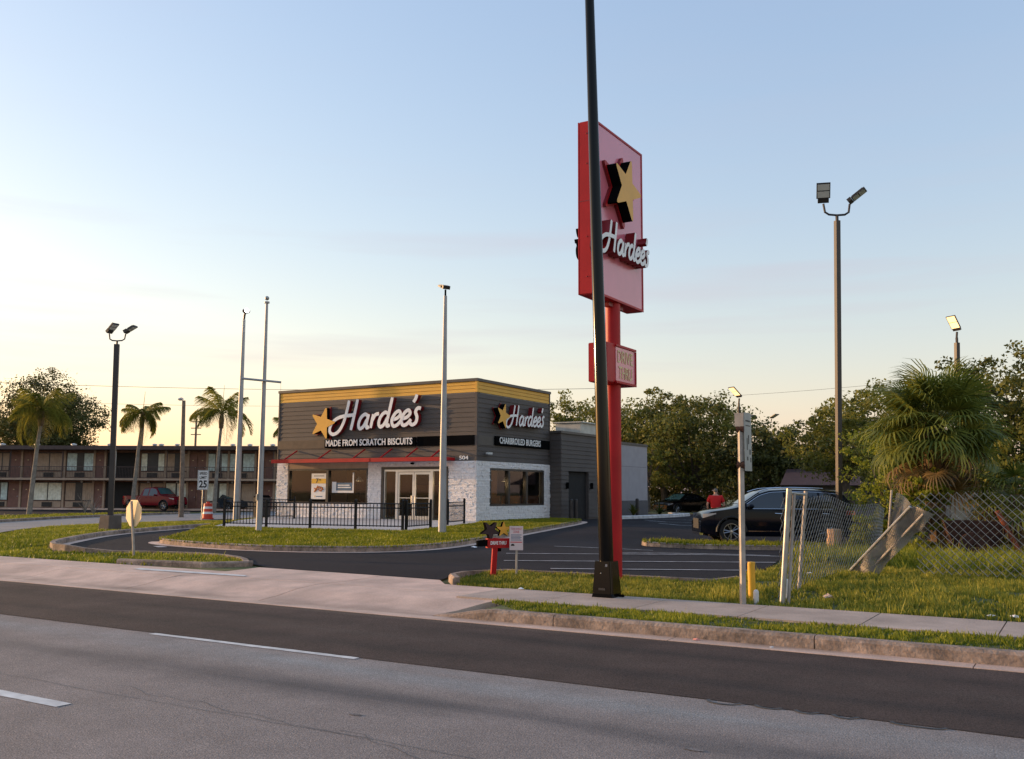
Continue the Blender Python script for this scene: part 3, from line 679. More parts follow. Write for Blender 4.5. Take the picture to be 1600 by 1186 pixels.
m = MB().box((LX-.05, FY-.08, 6.27), (RX+.08, FY+.30, 6.39)).box((RX-.3, FY+.31, 6.27), (RX+.08, BY+.04, 6.385)).box((LX-.05, FY+.31, 6.27), (LX+.3, BY+.04, 6.385)); m.build('parapet_cap', M_cap, b)
# lap boards, one by one
rows = []; z = 2.90
while z < 5.76: rows.append((z, min(z+.196, 5.785), M_siding)); z += .205
for k in range(3): rows.append((5.80+k*.157, 5.80+k*.157+.148, M_yellow))
def board_x(x0, x1, z0, z1, mt):
    MB().add([(x0, FY-.035, z0), (x1, FY-.035, z0), (x1, FY-.012, z1), (x0, FY-.012, z1), (x0, FY, z0), (x1, FY, z0), (x1, FY, z1), (x0, FY, z1)], [(0,1,2,3),(0,4,5,1),(3,2,6,7),(0,3,7,4),(1,5,6,2)]).build('siding_board', mt, b)
def board_y(y0, y1, z0, z1, mt, X=RX, par=None):
    MB().add([(X+.035, y0, z0), (X+.035, y1, z0), (X+.012, y1, z1), (X+.012, y0, z1), (X, y0, z0), (X, y1, z0), (X, y1, z1), (X, y0, z1)], [(0,1,2,3),(0,4,5,1),(3,2,6,7),(0,3,7,4),(1,5,6,2)]).build('siding_board', mt, par or b)
for z0, z1, mt in rows:
    board_x(LX+.06, RX-.06, z0, z1, mt); board_y(FY+.07, BY-.07, z0, z1, mt)
m = MB().box((RX-.055, FY-.05, 2.89), (RX+.05, FY+.06, 5.79)); m.build('corner_trim', M_siding, b)
MB().box((RX-.055, FY-.05, 5.797), (RX+.05, FY+.06, 6.265)).build('corner_trim', M_yellow, b)
MB().box((LX-.02, FY-.05, 2.89), (LX+.055, FY+.03, 6.265)).build('corner_trim', M_siding, b)
MB().box((RX-.03, BY-.065, 2.89), (RX+.05, BY+.01, 6.265)).build('corner_trim', M_siding, b)
MB().box((-25.1, FY-.07, 3.55), (RX-.06, FY-.037, 3.97)).build('black_band', M_black, b)
MB().box((LX+.06, FY-.05, 3.56), (-30.45, FY-.037, 3.95)).build('brown_band', P('brown_band', (.085, .060, .042), .7, var=.2, scale=3), b)
MB().box((RX+.037, FY+.07, 3.56), (RX+.05, 35.1, 3.96)).build('grey_band', M_cap, b)
MB().box((RX+.037, 39.3, 3.60), (RX+.07, BY-.07, 4.0)).build('black_band', M_black, b)
# ledge stone veneer
r2 = random.Random(11); m = MB()
def stones_x(x0, x1, z0, z1):
    z = z0
    while z < z1-.02:
        h = min(r2.choice((.042, .055, .065, .085)), z1-z); x = x0
        while x < x1-.01:
            w = min(r2.uniform(.10, .38), x1-x)
            if x1-(x+w) < .06: w = x1-x
            d = r2.uniform(.028, .066); t = r2.uniform(-.005, .005)
            m.add([(x+.003, FY-d, z+.003), (x+w-.003, FY-d+t, z+.003), (x+w-.003, FY-d+t*.5, z+h-.003), (x+.003, FY-d-t, z+h-.003), (x+.003, FY, z+.003), (x+w-.003, FY, z+.003), (x+w-.003, FY, z+h-.003), (x+.003, FY, z+h-.003)], [(0,1,2,3),(0,4,5,1),(3,2,6,7),(0,3,7,4),(1,5,6,2)]); x += w
        z += h
def stones_y(y0, y1, z0, z1):
    z = z0
    while z < z1-.02:
        h = min(r2.choice((.042, .055, .065, .085)), z1-z); y = y0
        while y < y1-.01:
            w = min(r2.uniform(.10, .38), y1-y)
            if y1-(y+w) < .06: w = y1-y
            d = r2.uniform(.028, .066); t = r2.uniform(-.005, .005)
            m.add([(RX+d, y+.003, z+.003), (RX+d+t, y+w-.003, z+.003), (RX+d+t*.5, y+w-.003, z+h-.003), (RX+d-t, y+.003, z+h-.003), (RX, y+.003, z+.003), (RX, y+w-.003, z+.003), (RX, y+w-.003, z+h-.003), (RX, y+.003, z+h-.003)], [(0,1,2,3),(0,4,5,1),(3,2,6,7),(0,3,7,4),(1,5,6,2)]); y += w
        z += h
stones_x(LX, -32.74, G0, 2.88); stones_x(-32.74, -27.84, G0, .99); stones_x(-27.84, -27.08, G0, 2.88); stones_x(-23.42, RX-.01, G0, 2.88); stones_x(-27.08, -23.42, 2.66, 2.88)
stuff(m.build('stone_veneer', M_stone, b)); m = MB()
stones_y(FY-.06, 34.82, G0, 2.88); stones_y(34.82, 39.60, G0, .97); stones_y(34.82, 39.60, 2.60, 2.88); stones_y(39.60, BY-.01, G0, 2.88)
stuff(m.build('stone_veneer', M_stone, b))
MB().box((-32.74, FY-.04, 2.62), (-27.85, FY-.002, 2.88)).build('header_board', M_tan, b)
# storefront window, two panes
def window(parent, ax, a0, a1, z0, z1, mulls, fixed, out, fw=.07, mt=M_frame):
    """frame and panes in a wall opening; ax 'x' = wall along x at y=fixed, outward direction out"""
    def bx(mb, p, q, d0, d1, zz0, zz1):
        if ax == 'x': mb.box((p, min(fixed+d0*out, fixed+d1*out), zz0), (q, max(fixed+d0*out, fixed+d1*out), zz1))
        else: mb.box((min(fixed+d0*out, fixed+d1*out), p, zz0), (max(fixed+d0*out, fixed+d1*out), q, zz1))
    w = MB(); bx(w, a0, a0+fw, -.12, .05, z0, z1); bx(w, a1-fw, a1, -.12, .05, z0, z1); bx(w, a0+fw, a1-fw, -.12, .05, z0, z0+fw); bx(w, a0+fw, a1-fw, -.12, .05, z1-fw, z1)
    for c in mulls: bx(w, c-.07, c+.07, -.13, .045, z0+fw, z1-fw)
    wo_ = w.build('window', mt, parent); ed = [a0+fw] + sum([[c-.07, c+.07] for c in mulls], []) + [a1-fw]
    for p, q in zip(ed[::2], ed[1::2]):
        g_ = MB(); bx(g_, p, q, -.06, -.05, z0+fw, z1-fw); g_.build('pane', M_glass, wo_)
    return wo_
window(b, 'x', -32.72, -27.86, 1.0, 2.60, [-30.26], FY, -1)
window(b, 'y', 34.84, 39.58, .98, 2.58, [36.42, 38.0], RX, 1)
# entrance: outer dark frame, aluminium frame, two sidelights, two doors
m = MB().box((-27.06, FY-.06, G0), (-26.93, FY+.12, 2.64)).box((-23.57, FY-.06, G0), (-23.44, FY+.12, 2.64)).box((-26.93, FY-.06, 2.54), (-23.57, FY+.12, 2.64)); m.build('entrance_surround', M_frame, b)
m = MB()
for x0, x1 in ((-26.93, -26.87), (-26.28, -26.16), (-24.38, -24.26), (-23.63, -23.57)): m.box((x0, FY-.02, .30), (x1, FY+.10, 2.54))
m.box((-26.87, FY-.02, 2.46), (-26.28, FY+.10, 2.54)).box((-26.16, FY-.02, 2.44), (-24.38, FY+.10, 2.54)).box((-24.26, FY-.02, 2.46), (-23.63, FY+.10, 2.54)).box((-26.87, FY-.02, .30), (-26.28, FY+.10, .36)).box((-24.26, FY-.02, .30), (-23.63, FY+.10, .36))
ef = m.build('entrance_frame', M_alu, b)
for x0, x1 in ((-26.87, -26.28), (-24.26, -23.63)): MB().box((x0, FY+.03, .36), (x1, FY+.04, 2.46)).build('pane', M_glass, ef)
for x0, x1, hx in ((-26.15, -25.28, -25.36), (-25.26, -24.39, -25.16)):
    d = MB().box((x0, FY, .32), (x0+.08, FY+.06, 2.42)).box((x1-.08, FY, .32), (x1, FY+.06, 2.42)).box((x0+.08, FY, 2.32), (x1-.08, FY+.06, 2.42)).box((x0+.08, FY, .32), (x1-.08, FY+.06, .52)).build('door', M_alu, b)
    MB().box((x0+.08, FY+.025, .52), (x1-.08, FY+.035, 2.32)).build('pane', M_glass, d)
    MB().tube([(hx, FY-.06, 1.05), (hx, FY-.06, 1.4)], .014, 8).tube([(hx, FY-.06, 1.08), (hx, FY, 1.08)], .01, 6).tube([(hx, FY-.06, 1.37), (hx, FY, 1.37)], .01, 6).build('handle', M_alu, d)
    MB().box((x0+.08, FY-.01, 1.28), (x1-.08, FY+.02, 1.31)).build('push_bar', M_alu, d)
# awnings with tie rods
def awning(x0, x1, rods):
    a = MB().box((x0, FY-.95, 2.86), (x1, FY-.90, 3.03)).box((x0, FY-.90, 2.90), (x0+.05, FY-.04, 3.02)).box((x1-.05, FY-.90, 2.90), (x1, FY-.04, 3.02)).build('awning', M_red, b)
    w = MB(); y = FY-.88
    while y < FY-.10: w.box((x0+.05, y, 2.93), (x1-.05, y+.05, 3.03)); y += .13
    w.build('louvre', M_red, a)
    for x in rods: MB().tube([(x, FY-.88, 3.02), (x, FY-.04, 3.46)], .032, 6).build('tie_rod', M_red, a)
awning(-32.95, -27.02, (-32.2, -30.1, -28.05)); awning(-26.97, -23.1, (-26.5, -25.1, -23.75))
# side volume with the drive-through opening, then the grey rear wing
JX, JY = -21.42, 44.2
m = MB()
for a, c, d, e in cells(BY+.01, JY, G0, 4.38, [(40.98, 43.1, G0, 2.6)]): m.box((JX-.25, a, d), (JX, c, e))
m.box((RX-.02, BY-.0, G0), (JX-.26, BY+.2, 4.38)).box((RX-.4, JY-.2, G0), (JX-.26, JY, 4.38)).box((RX-.6, BY+.2, 4.2), (JX-.26, JY-.2, 4.3)); m.build('side_bay_wall', M_siding, b)
MB().box((RX-.3, BY-.05, 4.385), (JX+.06, JY+.06, 4.50)).build('side_bay_cap', M_cap, b)
z = .34
while z < 4.2:
    for y0, y1 in (((BY+.03, 40.95), (43.13, JY-.02)) if z < 2.45 else ((BY+.03, JY-.02),)): board_y(y0, y1, z, z+.196, M_siding, JX)
    z += .205
z = .34
while z < 4.2:
    MB().add([(RX+.09, BY-.035, z), (JX+.03, BY-.035, z), (JX+.03, BY-.012, z+.196), (RX+.09, BY-.012, z+.196), (RX+.09, BY, z), (JX+.03, BY, z), (JX+.03, BY, z+.196), (RX+.09, BY, z+.196)], [(0,1,2,3),(0,4,5,1),(3,2,6,7),(0,3,7,4),(1,5,6,2)]).build('siding_board', M_siding, b); z += .205
MB().box((JX-.2, 40.98, G0), (JX-.14, 43.1, 2.6)).build('service_door', M_dark, b)
for y in (40.72, 43.34):
    MB().box((JX+.02, y-.06, 1.75), (JX+.14, y+.06, 2.05)).build('wall_lantern', M_black, b)
m = MB().box((RX-.2, JY+.01, 1.13), (RX+.04, 52.0, 4.22)); m.build('rear_wing_wall', M_stucco, b)
MB().box((RX-.2, JY+.01, G0), (RX+.06, 52.02, 1.12)).build('rear_wing_base', M_base, b)
m = MB().box((RX-.24, JY+.08, 4.225), (RX+.08, 46.2, 4.44)).box((RX-.24, 46.21, 4.225), (RX+.08, 52.05, 4.37)); m.build('rear_wing_cap', M_cap, b)
MB().box((RX-.2, JY+.3, 3.02), (RX+.047, 51.9, 3.035)).build('control_joint', M_base, b)
MB().box((LX+.2, 51.8, G0), (RX-.21, 52, 4.2)).box((LX+.2, BY+.2, 3.9), (RX-.61, 51.8, 4.0)).build('rear_roof', M_cap, b)
MB().box((-24.4, 45.2, 4.01), (-22.9, 49.2, 5.25)).box((-24.5, 45.1, 5.255), (-22.8, 49.3, 5.32)).build('rooftop_unit', P('unit_cream', (.50, .48, .42), .7, var=.1), b)
# interior seen through the glass
MB().box((LX+.2, FY+.23, G0-.05), (RX-.23, BY-.2, .31)).build('dining_floor', M_tile, b)
MB().box((LX+.2, FY+.23, 2.95), (RX-.23, BY-.2, 3.0)).build('ceiling', M_ceil, b)
MB().box((LX+.21, 38.6, .311), (RX-2.0, 38.7, 2.949)).build('inner_wall', M_warm, b)
for x0_, x1_, z0_, z1_, mt_ in ((-32.6, -31.9, 1.4, 2.5, M_dark), (-30.9, -30.1, 1.2, 2.3, M_ceil), (-28.8, -27.4, 1.9, 2.7, M_txtblack), (-27.2, -26.0, 1.9, 2.7, M_dark), (-25.7, -25.2, 1.3, 2.0, M_dark)): MB().box((x0_, 38.56, z0_), (x1_, 38.595, z1_)).build('wall_board', mt_, b)
MB().box((-29.2, 36.4, .311), (-29.1, 38.59, 2.949)).build('inner_wall', M_warm, b)
tag(MB().box((-28.2, 37.4, .312), (-24.6, 37.9, 1.35)).box((-28.3, 37.3, 1.352), (-24.5, 38.0, 1.40)).build('service_counter', M_wood), 'brown counter inside the restaurant behind the glass doors', 'counter')
tables = [(-31.6, 35.2, 'dining table inside nearest the left end of the storefront window'), (-29.9, 35.3, 'dining table inside behind the right half of the storefront window'), (-22.9, 35.4, 'dining table inside behind the left pane of the side window'), (-22.9, 37.1, 'dining table inside behind the middle pane of the side window'), (-22.9, 38.8, 'dining table inside behind the right pane of the side window')]
for tx, ty, lb in tables:
    t = thing('dining_table', lb, 'table', (tx, ty, .31), 0, 'dining tables')
    MB().box((-.4, -.35, .70), (.4, .35, .74)).build('table_top', M_wood, t); MB().tube([(0, 0, .02), (0, 0, .699)], .04, 8).frus((0, 0), .45, .45, .4, .4, 0, .03).build('pedestal', M_black, t)
    c = thing('booth_seat', lb.replace('dining table', 'dark booth seat beside the table'), 'seat', (tx+(.0 if tx < -25 else -.0), ty+.72, .31), 0, 'booth seats')
    MB().box((-.5, -.22, 0), (.5, .2, .44)).build('seat', M_booth, c); MB().box((-.5, .21, 0), (.5, .30, 1.1)).build('backrest', M_booth, c)
for px_, py_, lb, lit in ((-31.9, 34.7, 'pendant lamp behind the left half of the storefront window', 0), (-29.3, 34.9, 'pendant lamp behind the right half of the storefront window', 0), (-22.6, 35.6, 'lit pendant lamp behind the left pane of the side window', 1), (-22.7, 37.3, 'lit pendant lamp behind the middle pane of the side window', 1)):
    t = thing('pendant_lamp', lb, 'lamp', (px_, py_, 2.0), 0, 'pendant lamps')
    MB().tube([(0, 0, .25), (0, 0, .94)], .008, 5).build('cord', M_black, t)
    MB().lathe([(.04, .25), (.06, .22), (.2, .06), (.21, .05), (.19, .06), (.05, .2)], n=14).build('lamp_shade', M_metal_white, t, True)
    MB().ball((0, 0, .1), .055).build('bulb', M_glow, t)
    pl = bpy.data.objects.new('pendant_light', bpy.data.lights.new('pendant_light', 'POINT')); COL.objects.link(pl); pl.parent = t; pl.location = (0, 0, -.02); pl.data.energy = 5 if not lit else 9; pl.data.color = (1, .62, .3); pl.data.shadow_soft_size = .06

# wall signs
t = thing('wall_sign', 'big white script sign with yellow star above the restaurant entrance', 'sign', (0, 0, 0))
RX_, UZ, NY = (1, 0, 0), (0, 0, 1), (0, -1, 0)
tilt = R(2.2); rv = (math.cos(tilt), 0, math.sin(tilt)); uv = (-math.sin(tilt), 0, math.cos(tilt))
star_part(t, (-30.42, FY-.03, 4.70), RX_, UZ, NY, .76, .26, M_starY, M_black, .0)
star_part(t, (-30.36, FY-.03, 4.69), RX_, UZ, NY, .84, .06, M_redside, M_redside, .005, 'star_backing')
script_sign(t, (-30.02, FY-.05, 4.31), rv, uv, NY, 5.2, .22, M_white, M_redside, .245, 0.0)
t = thing('tagline_sign', 'black strip with white capitals below the big star sign over the storefront', 'sign', (0, 0, 0))
MB().box((-30.40, FY-.13, 3.56), (-25.15, FY-.04, 3.95)).build('panel', M_black, t)
put_text('lettering', 'MADE FROM SCRATCH BISCUITS', t, (-30.30, FY-.132, 3.63), RX_, UZ, NY, width=5.0, height=.30, bold=.018, space=1.04, ext=.03, mats=[M_white, M_white])
t = thing('wall_sign', 'smaller script sign with yellow star on the shaded right side wall', 'sign', (0, 0, 0))
YD, NX = (0, 1, 0), (1, 0, 0)
star_part(t, (RX+.04, 35.43, 4.88), YD, UZ, NX, .56, .30, M_starY, M_black, .0)
star_part(t, (RX+.04, 35.43, 4.88), YD, UZ, NX, .62, .05, M_redside, M_redside, .005, 'star_backing')
script_sign(t, (RX+.06, 35.72, 4.50), (0, math.cos(tilt), math.sin(tilt)), (0, -math.sin(tilt), math.cos(tilt)), NX, 3.45, .22, M_white, M_redside, .245, 0.0)
t = thing('tagline_sign', 'black strip with white capitals on the shaded right side wall', 'sign', (0, 0, 0))
MB().box((RX+.04, 35.15, 3.60), (RX+.12, 39.28, 4.0)).build('panel', M_black, t)
put_text('lettering', 'CHARBROILED BURGERS', t, (RX+.122, 35.45, 3.68), YD, UZ, NX, width=3.65, height=.29, bold=.014, space=1.08, ext=.02, mats=[M_white, M_white])
t = thing('address_number', 'small white street number on the siding right of the entrance', 'sign', (0, 0, 0))
put_text('lettering', '504', t, (-22.86, FY-.045, 2.93), RX_, UZ, NY, width=.46, height=.17, bold=.015, ext=.03, mats=[M_white, M_white])
t = thing('security_camera', 'white security camera on the dark side wall by the corner', 'camera', (RX+.04, 34.5, 3.22))
MB().tube([(0, 0, .02), (.12, 0, 0)], .02, 6).build('bracket', M_metal_white, t); MB().box((.10, -.18, -.05), (.2, .2, .04)).build('housing', M_metal_white, t)
t = thing('ceiling_speaker', 'small dark fixture under the awning above the doors', 'fixture', (-25.3, FY-.12, 2.80)); MB().ball((0, 0, 0), .1, .08, .05).box((-.04, .02, -.02), (.04, .1, .03)).build('housing', M_black, t)
# posters inside the storefront glass
t = thing('window_poster', 'tall white and yellow price poster with fried food in the storefront window', 'poster', (-31.30, FY+.04, 1.20))
MB().box((0, 0, 0), (.92, .008, 1.19)).build('sheet', M_signwhite, t); MB().box((.01, -.004, .72), (.91, -.001, .95)).build('yellow_band', M_posterY, t)
put_text('price', '7', t, (.28, -.005, .74), RX_, UZ, NY, height=.22, width=.16, bold=.02, ext=.003, mats=[M_txtblack]); put_text('price', '99', t, (.48, -.005, .85), RX_, UZ, NY, height=.08, width=.12, bold=.01, ext=.003, mats=[M_txtblack])
m = MB(); r3 = random.Random(4)
for k in range(16):
    a = r3.uniform(0, math.pi); cx, cz = r3.uniform(.2, .78), r3.uniform(.32, .58); l = r3.uniform(.05, .1)
    m.tube([(cx-math.cos(a)*l, -.003, cz-math.sin(a)*l*.8), (cx, -.004, cz), (cx+math.cos(a)*l, -.003, cz+math.sin(a)*l*.8)], [.025, .035, .022], 6)
m.build('food_picture', M_food, t)
MB().box((.15, -.004, 1.06), (.78, -.001, 1.09)).build('print_line', M_txtblack, t); MB().box((.3, -.004, .10), (.7, -.001, .145)).build('print_line', M_txtblue, t); MB().prism(star_poly(.05), -.004, -.001, lambda a, b_, w: (.24+a, w, .125+b_)).build('small_star', M_posterY, t)
t = thing('window_poster', 'blue and white notice hung in the right half of the storefront window', 'poster', (-30.02, FY+.04, 1.50))
MB().box((0, 0, 0), (1.30, .008, .10)).box((0, 0, .1), (.25, .008, .5)).box((1.22, 0, .1), (1.30, .008, .92)).build('sheet', M_signwhite, t); MB().box((.27, -.003, .11), (1.2, .006, .46)).build('blue_panel', M_txtblue, t)
for k, (w, z_) in enumerate(((.7, .32), (.78, .22))): MB().box((.35, -.008, z_), (.35+w, -.004, z_+.05)).build('print_line', M_reflw, t)

# patio slab and iron railing
structure(sheet('patio', PAD, M_pad, lambda x, y: .365, 3.))
curb_pieces('patio_edge', [(-30.2, 28.4), (-25.7, 22.95), (-18.4, 24.25), (-20.6, 31.4), (-21.8, 33.7)], .12, .0, lambda x, y: .368, M_pad, seg=4, inward=1)
def railing(label, pts, h=.84, z=.37, cat='railing'):
    t = thing('iron_railing', label, cat, (pts[0][0], pts[0][1], z), 0, 'black iron railings round the patio')
    o = Vector((pts[0][0], pts[0][1], 0)); pick = None; post = None
    pk = MB().box((-.009, -.009, .08), (.009, .009, h-.04)).mesh('picket', M_fence); po = MB().box((-.035, -.035, 0), (.035, .035, h+.08)).frus((0, 0), .085, .085, .03, .03, h+.081, h+.12).mesh('post', M_fence)
    for j, (a, c) in enumerate(zip(pts[:-1], pts[1:])):
        a = Vector((*a, 0))-o; c = Vector((*c, 0))-o; L = (c-a).length; d = (c-a)/L; ns = max(1, round(L/1.75)); ang = math.atan2(d.y, d.x)
        for s in range(ns):
            p = a+d*L*s/ns; q = a+d*L*(s+1)/ns
            link('post', po, t, p, (0, 0, ang))
            for hh in (.11, h-.16, h-.02):
                MB().tube([p+d*.036+Vector((0, 0, hh)), q-d*.036+Vector((0, 0, hh))], .018, 4).build('rail', M_fence, t)
            k = .14
            while k < L/ns-.08: link('picket', pk, t, p+d*k, (0, 0, ang)); k += .128
        if j == len(pts)-2: link('post', po, t, c, (0, 0, ang))
    return t
railing('black iron railing along the front edge of the patio above the lawn', [(-25.45, 23.25), (-18.75, 24.5)])
railing('black iron railing returning from the patio corner toward the doors', [(-18.70, 24.62), (-19.1, 26.5)])
railing('short black iron railing by the stone wall right of the doors', [(-20.25, 29.16), (-20.75, 31.0)])
railing('short black iron railing by the stone pier at the far left of the storefront', [(-31.2, 30.4), (-29.9, 31.3)])
t = thing('trash_can', 'dark bin on the patio by the left end of the railing', 'bin', (-32.6, 32.0, .37)); MB().frus((0, 0), .5, .5, .55, .55, 0, .9).build('body', M_frame, t); MB().frus((0, 0), .58, .58, .4, .4, .901, 1.0).build('lid', M_black, t)

# ================================================================ POLES AND SIGNS
def led_head(parent, base, az, tilt, lens=M_lens, L=.62, W=.42):
    """flat LED area-light head on its arm; az = compass of the face in the horizontal plane, tilt up from horizontal"""
    d = Vector((math.cos(az)*math.cos(tilt), math.sin(az)*math.cos(tilt), math.sin(tilt))); s = Vector((-math.sin(az), math.cos(az), 0)); n = s.cross(d)   # n points down/away
    if n.z > 0: n = -n
    c = Vector(base)
    def P_(a, b_, w): return c+d*a+s*b_+n*w
    hd = MB().prism([(.12, -W/2), (L, -W/2), (L, W/2), (.12, W/2)], -.05, .0, P_).prism([(-.02, -W*.4), (.115, -W*.4), (.115, W*.4), (-.02, W*.4)], -.09, .02, P_)
    for k in range(5): hd.prism([(.16, -W*.4+k*W*.19), (L-.05, -W*.4+k*W*.19), (L-.05, -W*.4+k*W*.19+.012), (.16, -W*.4+k*W*.19+.012)], -.08, -.051, P_)
    h = hd.build('lamp_head', M_polebrown, parent)
    m_ = MB(); q = (L-.16)/2
    for i in range(2): m_.prism([(.14+q*i+.01, -W*.43), (.14+q*(i+1)-.02, -W*.43), (.14+q*(i+1)-.02, W*.43), (.14+q*i+.01, W*.43)], .001, .012, P_)
    m_.build('lens', lens, h)
    return h
def twin_light(name, label, loc, height, lean=(0, 0), heads=((R(150), R(25)), (R(0), R(25))), base=None, r0=.10, mat=M_polebrown, spread=.38, span=0., lens=M_lens, square=False, sc_=1., cat='light pole'):
    t = thing(name, label, cat, loc); x1, y1 = lean; z0 = 0
    if base:
        MB().frus((0, 0), base[0], base[0], base[0]*.94, base[0]*.94, -.1, base[1]).build('concrete_base', P('base_concrete', (.11, .09, .08), .9, var=.2, bump=.3), t); z0 = base[1]
    mp = MB()
    if square: mp.tube([(x1*z0/height, y1*z0/height, z0), (x1, y1, height)], r0*1.2, 4)
    else: mp.tube([(x1*z0/height, y1*z0/height, z0), (x1, y1, height)], [r0, r0*.8], 14)
    mp.build('pole', mat, t, True)
    MB().tube([(x1, y1, height), (x1, y1, height+.2*sc_)], .05*sc_, 8).build('tenon', mat, t, True)
    if len(heads) == 2:
        dx, dy = math.cos(span), math.sin(span); a = [(x1+dx*k*spread*sc_, y1+dy*k*spread*sc_) for k in (-1, -.9, -.6, 0, .6, .9, 1)]; zz = [.55, .28, .2, .18, .2, .28, .55]
        MB().tube([(p[0], p[1], height+z_*sc_) for p, z_ in zip(a, zz)], .035*sc_, 8).build('bracket', mat, t, True)
        for (az_, ti), p in zip(heads, (a[0], a[-1])): led_head(t, (p[0], p[1], height+.6*sc_), az_, ti, lens, .62*sc_, .42*sc_)
    else:
        MB().tube([(x1, y1, height+.2*sc_), (x1+.03, y1, height+.42*sc_)], .04*sc_, 8).build('bracket', mat, t, True)
        led_head(t, (x1+.03, y1, height+.48*sc_), heads[0][0], heads[0][1], lens, .62*sc_, .42*sc_)
    return t
# camera-facing directions: right of picture = world angle -31 deg, toward camera differs per pole
SPAN = R(31)
twin_light('parking_light', 'tall dark twin-head parking light behind the dark suv at the right', (-6.5, 30.0, hz(-6.5, 30)), 10.0, (.25, .05), ((R(-72), R(62)), (R(0), R(34))), None, .085, M_polebrown, .42, SPAN, square=True, sc_=.98)
twin_light('parking_light', 'dark twin-head parking light on a concrete base left of the stop sign', (-28.58, 21.09, .25), 6.35, (-.06, -.08), ((R(5), R(42)), (R(25), R(30))), (.52, .47), .10, M_polebrown, .42, SPAN, square=True, sc_=.68)
twin_light('parking_light', 'parking light with a lit head rising above the trees at the far right', (-6.35, 59.7, .05), 10.2, (.35, 0), ((R(-125), R(58)),), None, .13, M_polebrown, lens=M_glow, square=True, sc_=1.5)
twin_light('parking_light', 'parking light with a lit head directly above the roadside plate sign', (-18.1, 57.2, .05), 6.75, (0, 0), ((R(-125), R(42)),), None, .10, M_polebrown, lens=M_glow, sc_=1.35)
twin_light('parking_light', 'small distant twin-head light above the dark trees', (-25.1, 86.4, .05), 7.6, (0, 0), ((R(120), R(22)), (R(-31), R(22))), None, .09, M_polebrown, .62, SPAN, sc_=1.25)
# pale poles
t = thing('flagpole', 'white flagpole with a crossarm and ball finial standing on the lawn', 'flagpole', (-21.86, 21.36, .33))
MB().tube([(0, 0, -.1), (0, 0, 4.65), (0, 0, 7.15)], [.095, .065, .04], 14).build('pole', M_whitepole, t, True)
MB().ball((0, 0, 7.28), .07).build('finial', M_galv, t, True); MB().lathe([(.0, 7.1), (.085, 7.12), (.085, 7.17), (0, 7.19)], n=12).build('truck', M_whitepole, t, True)
MB().tube([(-.62*.86, -.1+.62*-.51, 4.72), (.62*.9, -.1+.62*.43, 4.60)], .036, 10).build('yardarm', M_whitepole, t, True)
MB().tube([(.55, .17, 4.58), (.56, .17, 4.3)], .005, 4).tube([(.02, -.1, 4.6), (.10, -.1, 2.5), (.06, -.11, 1.0)], .006, 4).build('halyard', M_wire, t); MB().box((-.02, -.15, .95), (.02, -.08, 1.15)).build('cleat', M_galv, t)
t = thing('light_pole', 'pale grey light pole on the lawn in front of the entrance doors', 'light pole', (-16.94, 24.11, .33))
MB().tube([(0, 0, -.1), (-.0, 0, 7.35)], [.125, .055], 14).build('pole', M_whitepole, t, True); MB().tube([(0, 0, 7.35), (0, 0, 7.55)], .03, 8).build('tenon', M_black, t, True); led_head(t, (.03, 0, 7.58), R(150), R(20), M_lens, .34, .30)
t = thing('light_pole', 'pale light pole left of the restaurant with a lit lamp at its top', 'light pole', (-34.77, 32.51, .18))
MB().tube([(0, 0, -.1), (0, 0, 9.65)], [.165, .07], 14).build('pole', M_whitepole, t, True); h = MB().tube([(0, 0, 9.65), (.02, 0, 9.85), (.22, -.14, 9.98)], .05, 8).build('lamp_arm', M_polebrown, t, True)
MB().ball((.34, -.2, 10.02), .19, .19, .12).build('lamp_head', M_polebrown, t, True); MB().ball((.46, -.28, 10.03), .10, .10, .10).build('bulb', M_glow2, t, True)
# big glossy mast by the sidewalk
t = thing('mast_pole', 'tall glossy black leaning mast pole with a boxy base cover on the sidewalk', 'pole', (-5.83, 12.30, .153))
MB().tube([(0, 0, .3), (-.012, -.004, .8), (-.19, -.09, 9.0), (-.25, -.12, 12)], [.102, .100, .068, .06], 28).build('pole', M_gloss, t, True)
bs = MB().frus((0, 0), .310, .305, .262, .258, 0, .49, 0, (.05, .318, .312)).build('base_cover', M_gloss, t)
bm = bmesh.new(); bm.from_mesh(bs.data); bmesh.ops.bevel(bm, geom=[e for e in bm.edges if abs(e.verts[0].co.z-e.verts[1].co.z) > .1], offset=.03, segments=3, affect='EDGES'); bm.to_mesh(bs.data); bm.free()
MB().box((.045, -.140, .42), (.075, -.128, .455)).build('bolt', M_chrome, t); MB().ball((-.02, -.142, .33), .009).build('screw', M_galv, t); MB().tube([(.14, .08, .01), (.23, .06, .02)], .02, 6).build('conduit', M_black, t); MB().box((-.05, -.160, .10), (.05, -.154, .13)).build('maker_plate', M_frame, t)
